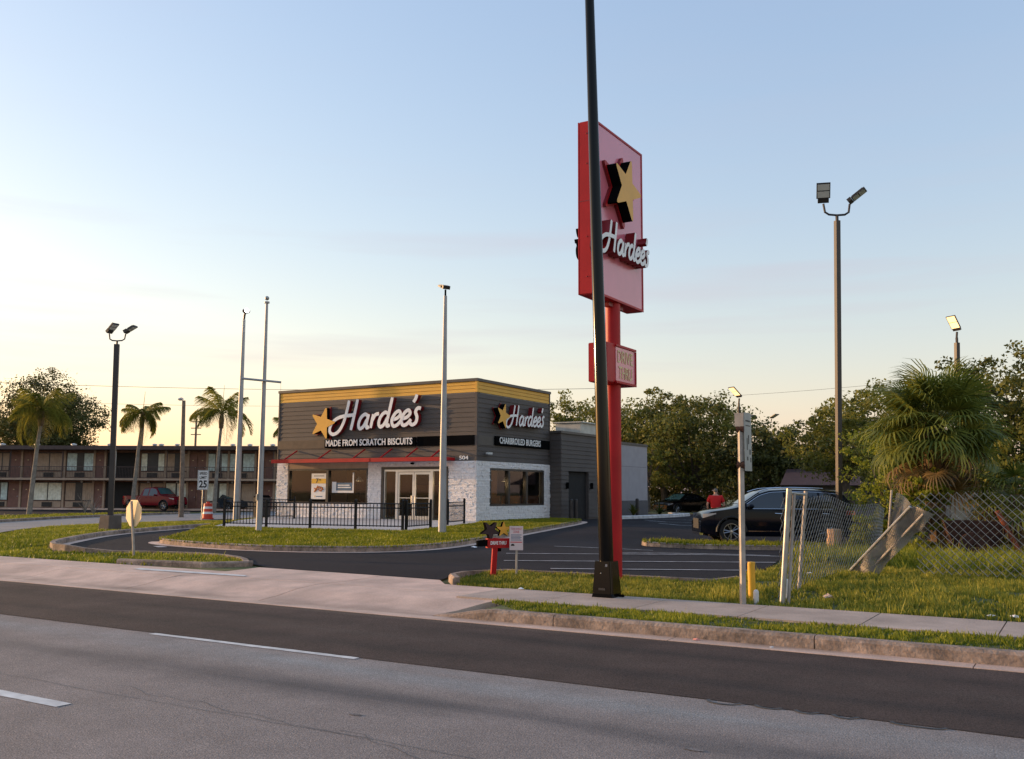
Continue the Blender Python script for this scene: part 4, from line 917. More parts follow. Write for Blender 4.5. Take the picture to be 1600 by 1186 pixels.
# pylon sign
t = thing('pylon_sign', 'tall red pylon sign with yellow star, white script and drive thru box', 'sign', (-6.60, 14.22, .23)); px0, py0, pz0 = -6.60, 14.22, .23
MB().tube([(0, 0, -.1), (0, 0, 4.5)], .125, 20).build('pole', M_red, t, True)
cab = MB().box((-.14, -.95, 4.47), (.14, .93, 7.31)).build('cabinet', M_red, t)
bm = bmesh.new(); bm.from_mesh(cab.data); bmesh.ops.bevel(bm, geom=bm.edges[:], offset=.012, segments=2, affect='EDGES'); bm.to_mesh(cab.data); bm.free()
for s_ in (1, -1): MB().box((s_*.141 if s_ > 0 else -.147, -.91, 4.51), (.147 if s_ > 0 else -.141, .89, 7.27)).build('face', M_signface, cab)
for s_ in (1, -1):
    q0, q1 = (.1405, .158) if s_ > 0 else (-.158, -.1405)
    MB().box((q0, -.948, 4.472), (q1, -.912, 7.308)).box((q0, .892, 4.472), (q1, .928, 7.308)).box((q0, -.911, 4.472), (q1, .891, 4.508)).box((q0, -.911, 7.272), (q1, .891, 7.308)).build('retainer_frame', M_red, cab)
for z_ in (4.75, 5.4, 6.6, 7.1): MB().ball((.0, -.952, z_), .012).build('bolt', M_redside, cab)
MB().box((-.06, -.28, 4.40), (.06, .28, 4.47)).build('saddle', M_redside, t); MB().box((-.142, -.955, 5.98), (.142, -.951, 5.992)).build('seam', M_redside, cab)
MB().tube([(0, .02, 7.31), (0, .02, 7.38)], .012, 6).build('lifting_eye', M_red, cab)
star_part(t, (.148, -.17, 6.34), YD, UZ, NX, .54, .22, M_starY, M_black, .0)
star_part(t, (.148, -.17, 6.34), YD, UZ, NX, .64, .05, M_red, M_redside, .003, 'star_backing')
script_sign(t, (.148, -1.14, 5.16), (0, math.cos(R(2)), math.sin(R(2))), (0, -math.sin(R(2)), math.cos(R(2))), NX, 1.95, .17, M_white, M_redside, .27, 0.)
script_sign(t, (-.148, 1.07, 5.13), (0, -1, 0), UZ, (-1, 0, 0), 1.9, .12, M_white, M_black, .27, 0.); star_part(t, (-.148, .1, 6.26), (0, -1, 0), UZ, (-1, 0, 0), .56, .1, M_starY, M_black, .0)
dt = MB().box((-.16, -.60, 3.12), (.17, .50, 3.75)).build('drive_box', M_red, t)
bm = bmesh.new(); bm.from_mesh(dt.data); bmesh.ops.bevel(bm, geom=bm.edges[:], offset=.01, segments=2, affect='EDGES'); bm.to_mesh(dt.data); bm.free()
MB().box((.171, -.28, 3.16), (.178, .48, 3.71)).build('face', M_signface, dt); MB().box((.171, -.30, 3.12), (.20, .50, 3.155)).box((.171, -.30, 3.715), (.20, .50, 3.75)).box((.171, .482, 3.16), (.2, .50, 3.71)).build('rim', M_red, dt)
put_text('lettering', 'DRIVE', dt, (.179, -.22, 3.46), YD, UZ, NX, width=.60, height=.20, ext=.008, mats=[M_cream]); put_text('lettering', 'THRU', dt, (.179, -.18, 3.20), YD, UZ, NX, width=.52, height=.20, ext=.008, mats=[M_cream])
# small drive-through pointer
t = thing('direction_sign', 'low red drive thru pointer sign with a small yellow star on the grass', 'sign', (-8.69, 13.9, .2), R(0)); rd = (math.cos(R(50)), math.sin(R(50)), 0)
MB().tube([(-.02, 0, -.1), (.03, .0, .62)], .058, 4).build('post', M_red, t)
nd = (math.sin(R(50)), -math.cos(R(50)), 0)
def RU(o_, a, b_, w): return (o_[0]+rd[0]*a+nd[0]*w, o_[1]+rd[1]*a+nd[1]*w, o_[2]+b_)
MB().prism([(-.13, 0), (.30, 0), (.30, .16), (-.13, .16)], -.06, .06, lambda a, b_, w: RU((0, 0, .45), a, b_, w)).build('body', M_red, t)
MB().prism([(-.30, .03), (-.135, .03), (-.135, .14), (-.30, .12)], -.05, .05, lambda a, b_, w: RU((0, 0, .45), a, b_, w)).prism([(.04, -.06), (.12, -.06), (.12, -.005), (.04, -.005)], -.03, .03, lambda a, b_, w: RU((0, 0, .45), a, b_, w)).build('bracket', M_black, t)
put_text('lettering', 'DRIVE THRU', t, RU((0, 0, .45), -.08, .055, .062), rd, UZ, nd, width=.28, height=.06, bold=.03, ext=.003, mats=[M_white])
star_part(t, RU((0, 0, .76), .14, 0, .0), rd, UZ, nd, .13, .10, M_starY, M_black, .0, rot=R(18)); star_part(t, RU((0, 0, .74), -.07, 0, .0), rd, UZ, nd, .17, .05, P('dark_star_back', (.03, .01, .015), .5), M_black, -.09, 'star_back', R(54))
t = thing('notice_sign', 'white tow away notice on a thin metal post beside the red pointer sign', 'sign', (-8.33, 14.04, .2)); rn = (math.cos(R(25)), math.sin(R(25)), 0); nn = (math.sin(R(25)), -math.cos(R(25)), 0)
MB().tube([(0, 0, -.1), (0, .01, .8)], .022, 6).build('post', M_galvdull, t)
def NU(a, b_, w): return (rn[0]*a+nn[0]*(w+.03), rn[1]*a+nn[1]*(w+.03), .42+b_)
MB().prism([(-.115, 0), (.115, 0), (.115, .40), (-.115, .40)], 0, .006, NU).build('plate', M_pinkpaper, t)
put_text('lettering', 'TOW AWAY', t, NU(-.095, .335, .007), rn, UZ, nn, width=.19, height=.038, ext=.001, mats=[M_txtred]); put_text('lettering', 'ZONE', t, NU(-.05, .285, .007), rn, UZ, nn, width=.10, height=.038, ext=.001, mats=[M_txtred])
for k in range(5): MB().prism([(-.09, .25-.022*k), (.09-.02*(k % 2), .25-.022*k), (.09-.02*(k % 2), .259-.022*k), (-.09, .259-.022*k)], .007, .008, NU).build('print_line', M_txtblue, t)
MB().prism([(-.10, .125), (.10, .125), (.10, .14), (-.10, .14)], .007, .008, NU).build('print_line', M_txtred, t); MB().prism([(-.09, .07), (-.03, .07), (-.03, .085), (-.045, .105), (-.075, .105), (-.09, .085)], .007, .008, NU).build('tow_mark', M_txtblack, t)
# stop sign seen from behind
t = thing('stop_sign', 'back of a leaning metal stop sign tinted gold for the low sun', 'sign', (-17.68, 13.68, .19))
MB().tube([(0, 0, -.1), (-.065, -.09, 1.16)], .028, 6).build('post', M_galvdull, t)
oc = [(.305*math.cos(R(22.5+45*k)), .305*math.sin(R(22.5+45*k))) for k in range(8)]
sr = Vector((math.cos(R(-5)), math.sin(R(-5)), 0)); sn = Vector((math.sin(R(-5)), -math.cos(R(-5)), 0))
MB().prism(oc, -.004, .004, lambda a, b_, w: Vector((-.05, -.028, .90))+sr*a+Vector((0, 0, b_))+sn*w).build('plate', M_signyel, t)
MB().prism([(x*.97, y*.97) for x, y in oc], -.006, -.0045, lambda a, b_, w: Vector((-.05, -.028, .90))+sr*a+Vector((0, 0, b_))+sn*w).build('sign_face', M_txtred, t)
# speed limit sign
t = thing('speed_limit_sign', 'white speed limit 25 sign on a thin post left of the traffic barrel', 'sign', (-43.63, 38.18, -.1), R(31)+R(6)); MB().tube([(0, 0, -.1), (0, 0, 2.75)], .035, 6).build('post', M_galv, t)
MB().box((-.31, -.05, 1.70), (.31, -.04, 2.82)).build('plate', M_signwhite, t); MB().box((-.285, -.053, 1.73), (-.27, -.051, 2.79)).box((.27, -.053, 1.73), (.285, -.051, 2.79)).box((-.285, -.053, 1.72), (.285, -.051, 1.735)).box((-.285, -.053, 2.785), (.285, -.051, 2.80)).build('border', M_txtblack, t)
for s_, w_, x_, z_, h_ in (('SPEED', .44, -.22, 2.56, .15), ('LIMIT', .40, -.2, 2.33, .15), ('25', .44, -.22, 1.82, .42)): put_text('lettering', s_, t, (x_, -.052, z_), RX_, UZ, NY, width=w_, height=h_, bold=.03, ext=.002, mats=[M_txtblack])
t = thing('traffic_barrel', 'orange and white striped traffic barrel beside the side street', 'barrel', (-44.36, 39.25, -.1))
MB().lathe([(.36, 0), (.36, .06), (.30, .065), (.29, .3)], n=18).lathe([(.275, .43), (.265, .60)], n=18).lathe([(.25, .73), (.24, .90), (.10, .93), (.1, 1.0), (0, 1.01)], n=18).build('body', M_orange, t, True)
MB().lathe([(.29, .3), (.275, .43)], n=18).lathe([(.265, .60), (.25, .73)], n=18).build('reflective_band', M_reflw, t, True)
# old street lamp by the side street
t = thing('street_lamp', 'weathered wooden street lamp post in front of the red pickup', 'street lamp', (-48.63, 40.93, -.1))
MB().tube([(0, 0, -.1), (-.1, -.12, 7.3)], [.16, .11], 10).build('post', M_timber, t, True); h = MB().tube([(-.1, -.12, 7.15), (-.4, -.02, 7.5), (-.75, .2, 7.55)], .025, 6).build('arm', M_galv, t, True); MB().ball((-.88, .28, 7.46), .22, .16, .1).build('lamp_head', M_lens, t, True)
# edge-on plate sign on a pale post at the sidewalk
t = thing('plate_sign', 'tall narrow sign plate seen nearly edge on, on a pale post by the sidewalk', 'sign', (-3.96, 12.50, .15))
MB().tube([(0, 0, -.05), (.02, 0, 2.50)], .043, 4).build('post', M_galvdull, t)
MB().box((-.045, -.045, 2.33), (.075, .045, 2.51)).build('bracket', M_galvdull, t)
for z_ in (1.82, 2.30): MB().tube([(-.03, 0, z_), (.075, 0, z_)], .052, 8).build('strap', M_rust, t)
MB().box((.075, -.03, 1.74), (.082, .27, 2.52)).build('plate', P('shaded_plate', (.34, .35, .33), .7, var=.12), t)  # dim grey-green base colour carries the shade on the plate
for k, (y_, z_, h_, w_) in enumerate(((.02, 2.40, .02, .2), (.02, 2.34, .012, .2), (.06, 2.02, .16, .03), (.12, 2.1, .12, .04), (.17, 1.96, .07, .05), (.06, 1.88, .05, .05), (.2, 1.86, .06, .04))): MB().box((.0825, y_, z_), (.084, y_+w_, z_+h_)).build('print_mark', M_txtblack, t)
t = thing('marker_post', 'short yellow plastic marker post in the grass by the sidewalk', 'post', (-3.97, 12.94, .15)); MB().tube([(0, 0, -.05), (-.005, 0, .5)], .052, 10).build('tube', M_yelpost, t, True); MB().lathe([(.053, .5), (.05, .52), (0, .525)], n=10).build('cap', M_yelpost, t, True)
tag(MB().tube([(-3.86, 12.74, .13), (-3.855, 12.74, .29)], .038, 10).ball((-3.855, 12.74, .29), .037).build('pipe_stub', M_pvc), 'short white pipe stub beside the yellow marker post', 'pipe')
tag(MB().tube([(-3.62, 13.35, .17), (-3.62, 13.35, .40)], .04, 10).ball((-3.62, 13.35, .40), .039).build('pipe_stub', M_pvc), 'white pipe stub between the two chain link fence posts', 'pipe')
t = thing('concrete_stub', 'thick orange-toned broken concrete post stub behind the fence', 'post', (-5.84, 26.35, .04)); MB().tube([(0, 0, -.1), (0, 0, .35), (.01, 0, .62)], [.2, .19, .18], 9).build('shaft', M_stub, t)

# ================================================================ CHAIN LINK FENCE
def chain(name, parent, P0, w, h, cell=.11, r=.0042, f=None):
    """diamond mesh of thin wires; f maps (u in 0..w, v in 0..h) to a 3-D point"""
    m_ = MB(); V = []; F = []
    for sgn in (1, -1):
        c = -h
        while c < w+h:
            pts = []
            n = int(h/cell*2)+1
            for k in range(n+1):
                v = h*k/n; u = c+sgn*v if sgn > 0 else c+h-v
                if -.001 <= u <= w+.001: pts.append((u, v))
            if len(pts) > 1:
                q = [Vector(f(u, v))+Vector((0, .002*sgn, 0)) for u, v in pts]
                m_.tube(q, r, 3, caps=False)
            c += cell
    return stuff(m_.build(name, M_mesh, parent))
fx = -3.60
t = thing('chain_link_fence', 'chain link fence with two leaning posts running back from the sidewalk', 'fence', (0, 0, 0), 0)
MB().tube([(-3.57, 12.94, .1), (-3.44, 12.97, 1.66)], .038, 10).build('post', M_galv, t, True); MB().tube([(-3.50, 12.99, .1), (-3.39, 13.03, 1.60)], .022, 8).build('brace_post', M_galvdull, t, True)
MB().tube([(-3.70, 14.3, .15), (-3.56, 14.33, 1.63)], .028, 8).build('post', M_galvdull, t, True); MB().tube([(-3.44, 12.97, 1.60), (-3.57, 14.33, 1.58)], .02, 8).build('top_rail', M_galv, t, True)
def f1(u, v):
    y = 13.0+u; k = sm((u-1.3)/7); top = 1.55-.22*k-.04*math.sin(u*1.7); base = hz(fx, y)+.03
    return (-3.66+.10*v/1.5+.08*math.sin(u*1.3)*k, y, base+(top-base)*v/1.45)
chain('mesh', t, None, 8.0, 1.45, .17, .0042, f1)
t = thing('fallen_fence_rail', 'collapsed leaning fence post with bunched chain link mesh behind the sidewalk', 'fence', (0, 0, 0))
A, B_ = Vector((-3.67, 17.5, .22)), Vector((-2.62, 17.1, 1.30)); d = (B_-A)
MB().tube([A-d*.06, A+d*1.08], .026, 8).build('post', M_galv, t, True); MB().tube([A+Vector((.22, .0, -.1)), A+d*1.12+Vector((.16, -.05, -.16))], .022, 8).build('rail', M_galvdull, t, True)
MB().tube([(-2.95, 17.3, .85), (-2.86, 17.3, 1.66)], .018, 8).build('stay', M_galvdull, t, True)
def f2(u, v):
    a = A+d*(u/1.5); return a+Vector((.02+.30*v/.3, .05*math.sin(u*9+v*14), -.02-.13*v/.3+.015*math.sin(u*17)))
chain('bunched_mesh', t, None, 1.65, .3, .026, .0055, f2)
def f5(u, v): p = f2(u, v); return p+Vector((.02, -.03, .02*math.sin(u*13)))
chain('bunched_mesh', t, None, 1.65, .3, .031, .0055, f5)
def f3(u, v):
    a = .5+u*1.05; rr_ = .12+v; return (-2.93+rr_*math.cos(1.75-a*.95)*.62, 17.25+.06*math.sin(u*9), .98+rr_*math.sin(1.75-a*.95)*.80)
chain('curled_mesh', t, None, 1.1, .72, .05, .0052, f3)
t = thing('chain_link_fence', 'upright chain link fence panel crossing the grass at the far right', 'fence', (0, 0, 0))
def f4(u, v):
    x = -2.55+u; return (x, 17.5+.03*math.sin(u*3), .27+(1.33+.03*math.sin(u*2.3))*v/1.36)
chain('mesh', t, None, 6.2, 1.36, .135, .0062, f4); MB().tube([(3.7, 17.52, .1), (3.7, 17.52, 1.7)], .03, 8).build('post', M_galv, t, True)
# rusty scrap and litter
t = thing('rusty_cart', 'dark rusty scrap cart half hidden behind the chain link fence', 'scrap', (-2.5, 26.4, .1), R(15))
MB().frus((0, 0), 1.0, .8, 1.5, 1.1, .22, .85).build('tub', M_rust, t); MB().tube([(.45, -.6, 1.1), (.85, -.55, .25), (1.0, -.5, -.05)], .06, 8).build('handle', P('rust_bright', (.20, .05, .022), .8, var=.3, scale=8), t, True)
MB().lathe([(.30, -.05), (.34, -.05), (.34, .05), (.30, .05), (.06, .03), (.06, -.03), (.30, -.05)], (-.1, -.62, .25), 16, 'Y').build('wheel', M_rust, t, True)
def litter(label, x, y, z, s, mt, seed):
    r_ = random.Random(seed); m_ = MB(); n = 7; vs = [(0, 0, .5*s)]
    for k in range(n): a = 2*math.pi*k/n; q = s*r_.uniform(.6, 1.2); vs.append((q*math.cos(a), q*.6*math.sin(a), r_.uniform(0, .35)*s))
    m_.add(vs, [(0, 1+k, 1+(k+1) % n) for k in range(n)] + [tuple(range(n, 0, -1))]); o = m_.build('litter', mt); o.location = (x, y, z); tag(o, label, 'litter', 'scraps of litter')
litter('crumpled white litter on the grass at the far right edge', -.80, 12.62, .19, .065, M_paper, 1); litter('flat white scrap in the grass left of the crumpled litter', -1.06, 12.66, .18, .05, M_paper, 2)
litter('white scrap on the sidewalk edge left of the black mast', -7.3, 12.44, .155, .07, M_paper, 3); litter('pink scrap lying in the street gutter', -3.72, 10.12, .01, .05, M_pinkl, 4); litter('tiny white scrap in the street gutter', -2.9, 10.08, .01, .025, M_paper, 5)
litter('white scrap on the asphalt in front of the lawn kerb', -12.7, 19.4, .25, .10, M_paper, 6); litter('pale chunk of broken concrete by the fence post', -3.1, 13.5, .19, .13, M_conc, 7); litter('white scrap in the grass behind the chain link post', -3.95, 16.0, .3, .06, M_paper, 8)
# bollards by the building
for x_, y_, lb in ((-20.9, 40.75, 'dark bollard left of the black service door'), (-21.0, 40.45, 'dark bollard nearest the white stone corner'), (-21.35, 49.0, 'dark bollard standing before the grey rear wall')):
    t = thing('bollard', lb, 'bollard', (x_, y_, .25), 0, 'dark bollards'); MB().tube([(0, 0, -.1), (0, 0, .96)], .09, 14).build('post', M_frame, t, True); MB().lathe([(.09, .96), (.07, 1.0), (0, 1.02)], n=14).build('cap', M_frame, t, True)
t = thing('roof_vent_post', 'short dark vent post rising behind the parapet', 'vent', (-29.6, 40.0, 5.7)); MB().box((-.09, -.09, 0), (.09, .09, 1.25)).build('stack', P('vent_green', (.07, .065, .04), .8), t)

# ================================================================ VEHICLES
def interp(pts, x):
    if x <= pts[0][0]: return pts[0][1]
    for (a, b_), (c, d_) in zip(pts[:-1], pts[1:]):
        if x <= c: t_ = (x-a)/(c-a); return b_+(d_-b_)*t_
    return pts[-1][1]
def car(name, label, cat, loc, rz, spec, paint, wheels, belt, top, W, sill, side_win, shield, rear, rimm=M_rim, clad=True, trim=True):
    """x forward; top = roofline points; side_win = list of (x0, x1); shield/rear = x ranges of glass in the roofline"""
    t = thing(name, label, cat, loc, rz); x0, x1 = top[0][0], top[-1][0]; roof = max(p[1] for p in top); wr, wxs = wheels
    sf = .018 if cat == 'pickup' else .045
    def zt(x): return sum(interp(top, x+k*sf) for k in (-2, -1, 0, 1, 2))/5
    def plan(x):
        e = .75; d_ = min(x-x0, x1-x); return 1-.24*(max(0, 1-d_/e))**2.4
    def w(x, z):
        k = 1.0 - .05*max(0, (.55-z)/.4) ; k -= .02*max(0, (z-.75)/.3)
        if z > belt: k = .975 - .27*((z-belt)/(roof-belt))**1.1
        return W/2*plan(x)*k
    def zb(x):
        s_ = sill + .10*max(0, 1-(x-x0)/.4) + .08*max(0, 1-(x1-x)/.4); R_ = wr*1.17
        for wx in wxs:
            if abs(x-wx) < R_: s_ = max(s_, wr+math.sqrt(R_*R_-(x-wx)**2)-.02)
        return s_
    xs = sorted(set([x0+(x1-x0)*i/64 for i in range(65)] + [wx+k*wr*1.17 for wx in wxs for k in (-1, -.98, -.92, .92, .98, 1)])); nz_ = 14; m_ = MB(); vs = []
    for x in xs:
        a, c = zb(x), zt(x); ring = []
        for k in range(nz_+1): z = a+(c-.05-a)*k/nz_; ring.append((x, w(x, z), z))
        wt = w(x, c)
        for k in range(1, 6): y = wt*(1-k/5); ring.append((x, y*.97 if k < 5 else 0, c-.05+.05*math.sqrt(1-(y/wt)**2)))
        vs += ring + [(p[0], -p[1], p[2]) for p in ring[-2::-1]]
    K = 2*(nz_+5)+1; n = len(xs)
    fs = [(i*K+k, i*K+k+1, (i+1)*K+k+1, (i+1)*K+k) for i in range(n-1) for k in range(K-1)] + [tuple(range(K)), tuple((n-1)*K+k for k in range(K))]
    body = m_.add(vs, fs).build('body', paint, t, True)
    MB().box((x0+.25, -W*.40, sill-.03), (x1-.25, W*.40, sill+.3)).build('underbody', M_dark, t)
    def patch(nm, x_a, x_b, za, zc, mt, off, par, n_=14, nzz=5, both=True):
        for s_ in ((1, -1) if both else (1,)):
            V = []
            for i in range(n_+1):
                x = x_a+(x_b-x_a)*i/n_; lo = za(x) if callable(za) else za; hi = zc(x) if callable(zc) else zc
                hi = max(hi, lo+.005)
                for k in range(nzz+1): z = lo+(hi-lo)*k/nzz; V.append((x, s_*(w(x, z)+off), z))
            MB().add(V, [(i*(nzz+1)+k, i*(nzz+1)+k+1, (i+1)*(nzz+1)+k+1, (i+1)*(nzz+1)+k) for i in range(n_) for k in range(nzz)]).build(nm, mt, par, True)
    wtop = lambda x: zt(x)-.12
    for a, c in side_win: patch('side_window', a, c, belt+.02, wtop, M_carglass, .006, t)
    if trim:
        for s_ in (1, -1):
            a, c = side_win[0][0], side_win[-1][1]; N_ = 30
            up = [(x, s_*(w(x, wtop(x)+.01)+.008), max(wtop(x)+.01, belt+.01)) for x in [a+(c-a)*i/N_ for i in range(N_+1)]]; lo = [(x, s_*(w(x, belt)+.008), belt+.005) for x in [a+(c-a)*i/N_ for i in range(N_+1)]]
            MB().tube(up, .011, 5).tube(lo, .011, 5).build('chrome_trim', M_chrome, t, True)
            MB().tube([(x, s_*(w(x, zt(x))-.06), zt(x)+.015) for x in [a+.35+(c-a-.75)*i/12 for i in range(13)]], .018, 6).build('roof_rail', M_chrome, t, True)
    def toppatch(nm, xa, xb, mt, k0=.86):
        V = []; n_ = 12
        for i in range(n_+1):
            x = xa+(xb-xa)*i/n_; c = zt(x); wt = w(x, c)
            for k in range(-4, 5): y = wt*k0*k/4; V.append((x, y, c-.05+.05*math.sqrt(1-(y/wt)**2)+.012))
        MB().add(V, [(i*9+k, i*9+k+1, (i+1)*9+k+1, (i+1)*9+k) for i in range(n_) for k in range(8)]).build(nm, mt, t, True)
    toppatch('windscreen', shield[0], shield[1], M_windsh if cat != 'suv' else M_carglass)
    if rear: toppatch('rear_window', rear[0], rear[1], M_carglass if cat != 'suv' else P('rear_glass', (.25, .27, .3), .1), .88)
    zh = zt(x1-.25)-.14
    patch('headlight', x1-.44, x1-.06, lambda x: zh-.10+.34*(x1-x), lambda x: zh+.045+.08*(x1-x), M_head, .007, t, 8, 3); ztl = belt-.17
    patch('tail_light', x0+.02, x0+.36, ztl, ztl+.13, M_tail, .007, t, 8, 3)
    MB().box((x1-.06, -W*.22, .45), (x1+.006, W*.22, zh-.10)).build('grille', M_clad, t); MB().box((x1-.10, -W*.30, .26), (x1+.008, W*.30, .34)).build('front_bumper', M_chrome if trim else M_clad, t); MB().box((x0-.02, -W*.36, .30), (x0+.03, W*.36, .5)).build('rear_bumper', M_clad, t)
    MB().box((x0-.024, -.22, .62), (x0+.03, .22, .74)).build('number_plate', M_signwhite, t)
    if clad:
        for wx in wxs:
            for s_ in (1, -1):
                q = [(wx+wr*1.2*math.cos(a), s_*(w(wx, wr)+.004), wr+wr*1.2*math.sin(a)) for a in [math.pi*k/14 for k in range(15)]]
                MB().tube(q, .035, 5).build('arch_moulding', M_clad, t, True)
    if trim: patch('sill_strip', wxs[0]+wr*1.35, wxs[1]-wr*1.35, sill+.12, sill+.15, M_chrome, .008, t, 8, 1)
    for s_ in (1, -1):
        for hx in (side_win[0][0]+.38, side_win[-1][0]+.2 if len(side_win) > 1 else side_win[0][1]-.3):
            MB().tube([(hx-.11, s_*(w(hx, belt-.14)+.02), belt-.14), (hx+.11, s_*(w(hx, belt-.14)+.02), belt-.13)], .016, 6).build('handle', M_chrome if trim else paint, t, True)
        mx_ = side_win[-1][1]-.1; MB().ball((mx_, s_*(W/2+.06), belt+.08), .10, .11, .075).build('mirror', paint, t, True)
    tyre = MB().lathe([(wr*.66, -.1), (wr*.93, -.115), (wr, -.08), (wr, .08), (wr*.93, .115), (wr*.66, .1)], (0, 0, 0), 28, 'Y').mesh('tyre', M_tyre, True)
    rm = MB().lathe([(wr*.70, -.09), (wr*.70, .10), (wr*.63, .10), (wr*.60, .02)], (0, 0, 0), 28, 'Y'); rm.lathe([(.0, .075), (wr*.16, .07), (wr*.18, .02)], (0, 0, 0), 14, 'Y')
    for k in range(5):
        for da in (-.15, .15):
            a = 2*math.pi*k/5+da; a2 = 2*math.pi*k/5+da*1.3; rm.tube([(wr*.1*math.cos(a), .06, wr*.1*math.sin(a)), (wr*.66*math.cos(a2), .085, wr*.66*math.sin(a2))], .018, 5)
    rm.lathe([(wr*.6, -.02), (.0, -.02)], (0, 0, 0), 20, 'Y', 1); rme = rm.mesh('rim', [rimm, M_dark], True)
    for wx in wxs:
        for s_ in (1, -1):
            we = link('wheel', tyre, t, (wx, s_*(W/2-.13), wr), (0, 0, 0 if s_ > 0 else math.pi)); link('rim', rme, we)
    return t
ang = math.atan2(29.04-30.55, -10.12+7.60)
suv = car('parked_suv', 'dark navy suv with chrome window trim parked behind the grass island', 'suv', (-8.50, 29.96, .055), ang, None, M_navy, (.375, (-1.42, 1.48)), 1.06,
    [(-2.36, .72), (-2.33, 1.08), (-2.1, 1.46), (-1.92, 1.61), (-1.3, 1.68), (-.4, 1.70), (.25, 1.67), (.6, 1.57), (1.22, 1.17), (1.5, 1.11), (2.1, 1.02), (2.32, .88), (2.38, .60)], 1.90, .26,
    [(-1.75, -1.25), (-1.18, -.22), (-.14, 1.0)], (.55, 1.16), (-2.26, -1.92))
car('parked_pickup', 'red pickup truck parked in front of the motel', 'pickup', (-66.5, 53.2, -.1), R(31)+R(-22), None, M_redcar, (.40, (-1.7, 1.75)), 1.18,
    [(-2.75, .9), (-2.72, 1.22), (-.72, 1.22), (-.64, 1.34), (-.5, 1.86), (.4, 1.92), (.78, 1.84), (1.32, 1.30), (1.6, 1.22), (2.4, 1.14), (2.62, 1.0), (2.72, .7)], 1.98, .42, [(-.42, .1), (.2, 1.02)], (.76, 1.30), (-.64, -.52), trim=False)
car('parked_car', 'dark teal hatchback parked at the motel behind the traffic barrel', 'car', (-62.4, 57.3, -.1), R(31)+R(-38), None, M_greycar, (.33, (-1.25, 1.3)), .95,
    [(-2.0, .7), (-1.9, .98), (-1.4, 1.36), (-.6, 1.46), (.1, 1.42), (1.0, .98), (1.7, .86), (2.0, .6)], 1.75, .22, [(-1.2, -.3), (-.22, .75)], (.15, .98), (-1.9, -1.4), trim=False)
car('parked_car', 'slate sedan at the motel seen between the flagpole and the stone pier', 'car', (-60.4, 61.3, -.1), R(31)+R(-10), None, P('blue_grey_paint', (.09, .11, .16), .2, spec=.7), (.33, (-1.35, 1.4)), .95,
    [(-2.25, .7), (-2.2, .95), (-1.5, 1.02), (-.9, 1.40), (-.2, 1.46), (.3, 1.40), (1.1, .97), (1.9, .88), (2.25, .6)], 1.8, .22, [(-1.0, -.2), (-.12, .75)], (.32, 1.08), (-1.45, -.95), trim=False)
car('parked_car', 'black sedan parked in the shade under the trees at the back of the lot', 'car', (-25.2, 66.0, .1), R(31)+R(215), None, M_blackcar, (.33, (-1.35, 1.4)), .95,
    [(-2.25, .7), (-2.2, .95), (-1.5, 1.02), (-.9, 1.40), (-.2, 1.46), (.3, 1.40), (1.1, .97), (1.9, .88), (2.25, .6)], 1.8, .22, [(-1.0, -.2), (-.12, .75)], (.32, 1.08), (-1.45, -.95), trim=False)

# ================================================================ PERSON
def skinned(name, joints, edges, rad, mat, parent, root=0, sub=2):
    me = bpy.data.meshes.new(name); me.from_pydata(joints, edges, []); me.materials.append(mat); o = link(name, me, parent)
    sm_ = o.modifiers.new('skin', 'SKIN'); sm_.use_smooth_shade = True
    for i, v in enumerate(me.skin_vertices[0].data): v.radius = rad[i] if isinstance(rad[i], tuple) else (rad[i], rad[i]); v.use_root = (i == root)
    s_ = o.modifiers.new('sub', 'SUBSURF'); s_.levels = sub; s_.render_levels = sub; return o
pp = thing('person', 'person in a red short sleeved shirt seen from behind beyond the suv', 'person', (-12.15, 35.3, .05), R(19))
# faces +y (away from the camera)
J = [(0,0,.92),(0,-.01,1.12),(0,-.02,1.34),(0,-.01,1.46),(0,.02,1.55),(0,.03,1.63),
     (.20,-.02,1.38),(.31,.0,1.10),(.30,.08,.86),(-.20,-.02,1.38),(-.31,.0,1.10),(-.30,.08,.86),
     (.10,0,.86),(.11,.02,.48),(.12,-.02,.08),(.13,.12,.03),(-.10,0,.86),(-.11,-.04,.48),(-.12,-.10,.08),(-.13,.04,.03)]
E_ = [(0,1),(1,2),(2,3),(3,4),(4,5),(2,6),(6,7),(7,8),(2,9),(9,10),(10,11),(0,12),(12,13),(13,14),(14,15),(0,16),(16,17),(17,18),(18,19)]
Rr_ = [(.17,.13),(.18,.14),(.16,.11),.06,(.075,.09),(.068,.08),.07,.045,.032,.07,.045,.032,.10,.07,.045,.035,.10,.07,.045,.035]
body = skinned('body', J, E_, Rr_, M_skin, pp)
for s_ in (1, -1):
    for k, (dx, l) in enumerate(((-.028, .075), (-.010, .085), (.008, .08), (.025, .065))):
        MB().tube([(s_*.30, .09+dx*.9, .84), (s_*.302, .10+dx, .84-l*.7), (s_*.292, .105+dx, .84-l*1.15)], [.012, .010, .008], 6).build('finger', M_skin, body, True)
    MB().tube([(s_*.295, .12, .86), (s_*.28, .145, .82), (s_*.275, .145, .79)], [.013, .011, .009], 6).build('thumb', M_skin, body, True)
    MB().ball((s_*.075, .03, 1.59), .012, .022, .032).build('ear', M_skin, body, True)
skinned('shirt', [(0,0,.86),(0,-.01,1.10),(0,-.02,1.34),(0,-.01,1.43),(.20,-.02,1.38),(.285,-.005,1.17),(-.20,-.02,1.38),(-.285,-.005,1.17)], [(0,1),(1,2),(2,3),(2,4),(4,5),(2,6),(6,7)], [(.21,.165),(.215,.17),(.20,.13),(.085,.08),(.10,.10),.085,(.10,.10),.085], M_shirt, pp)
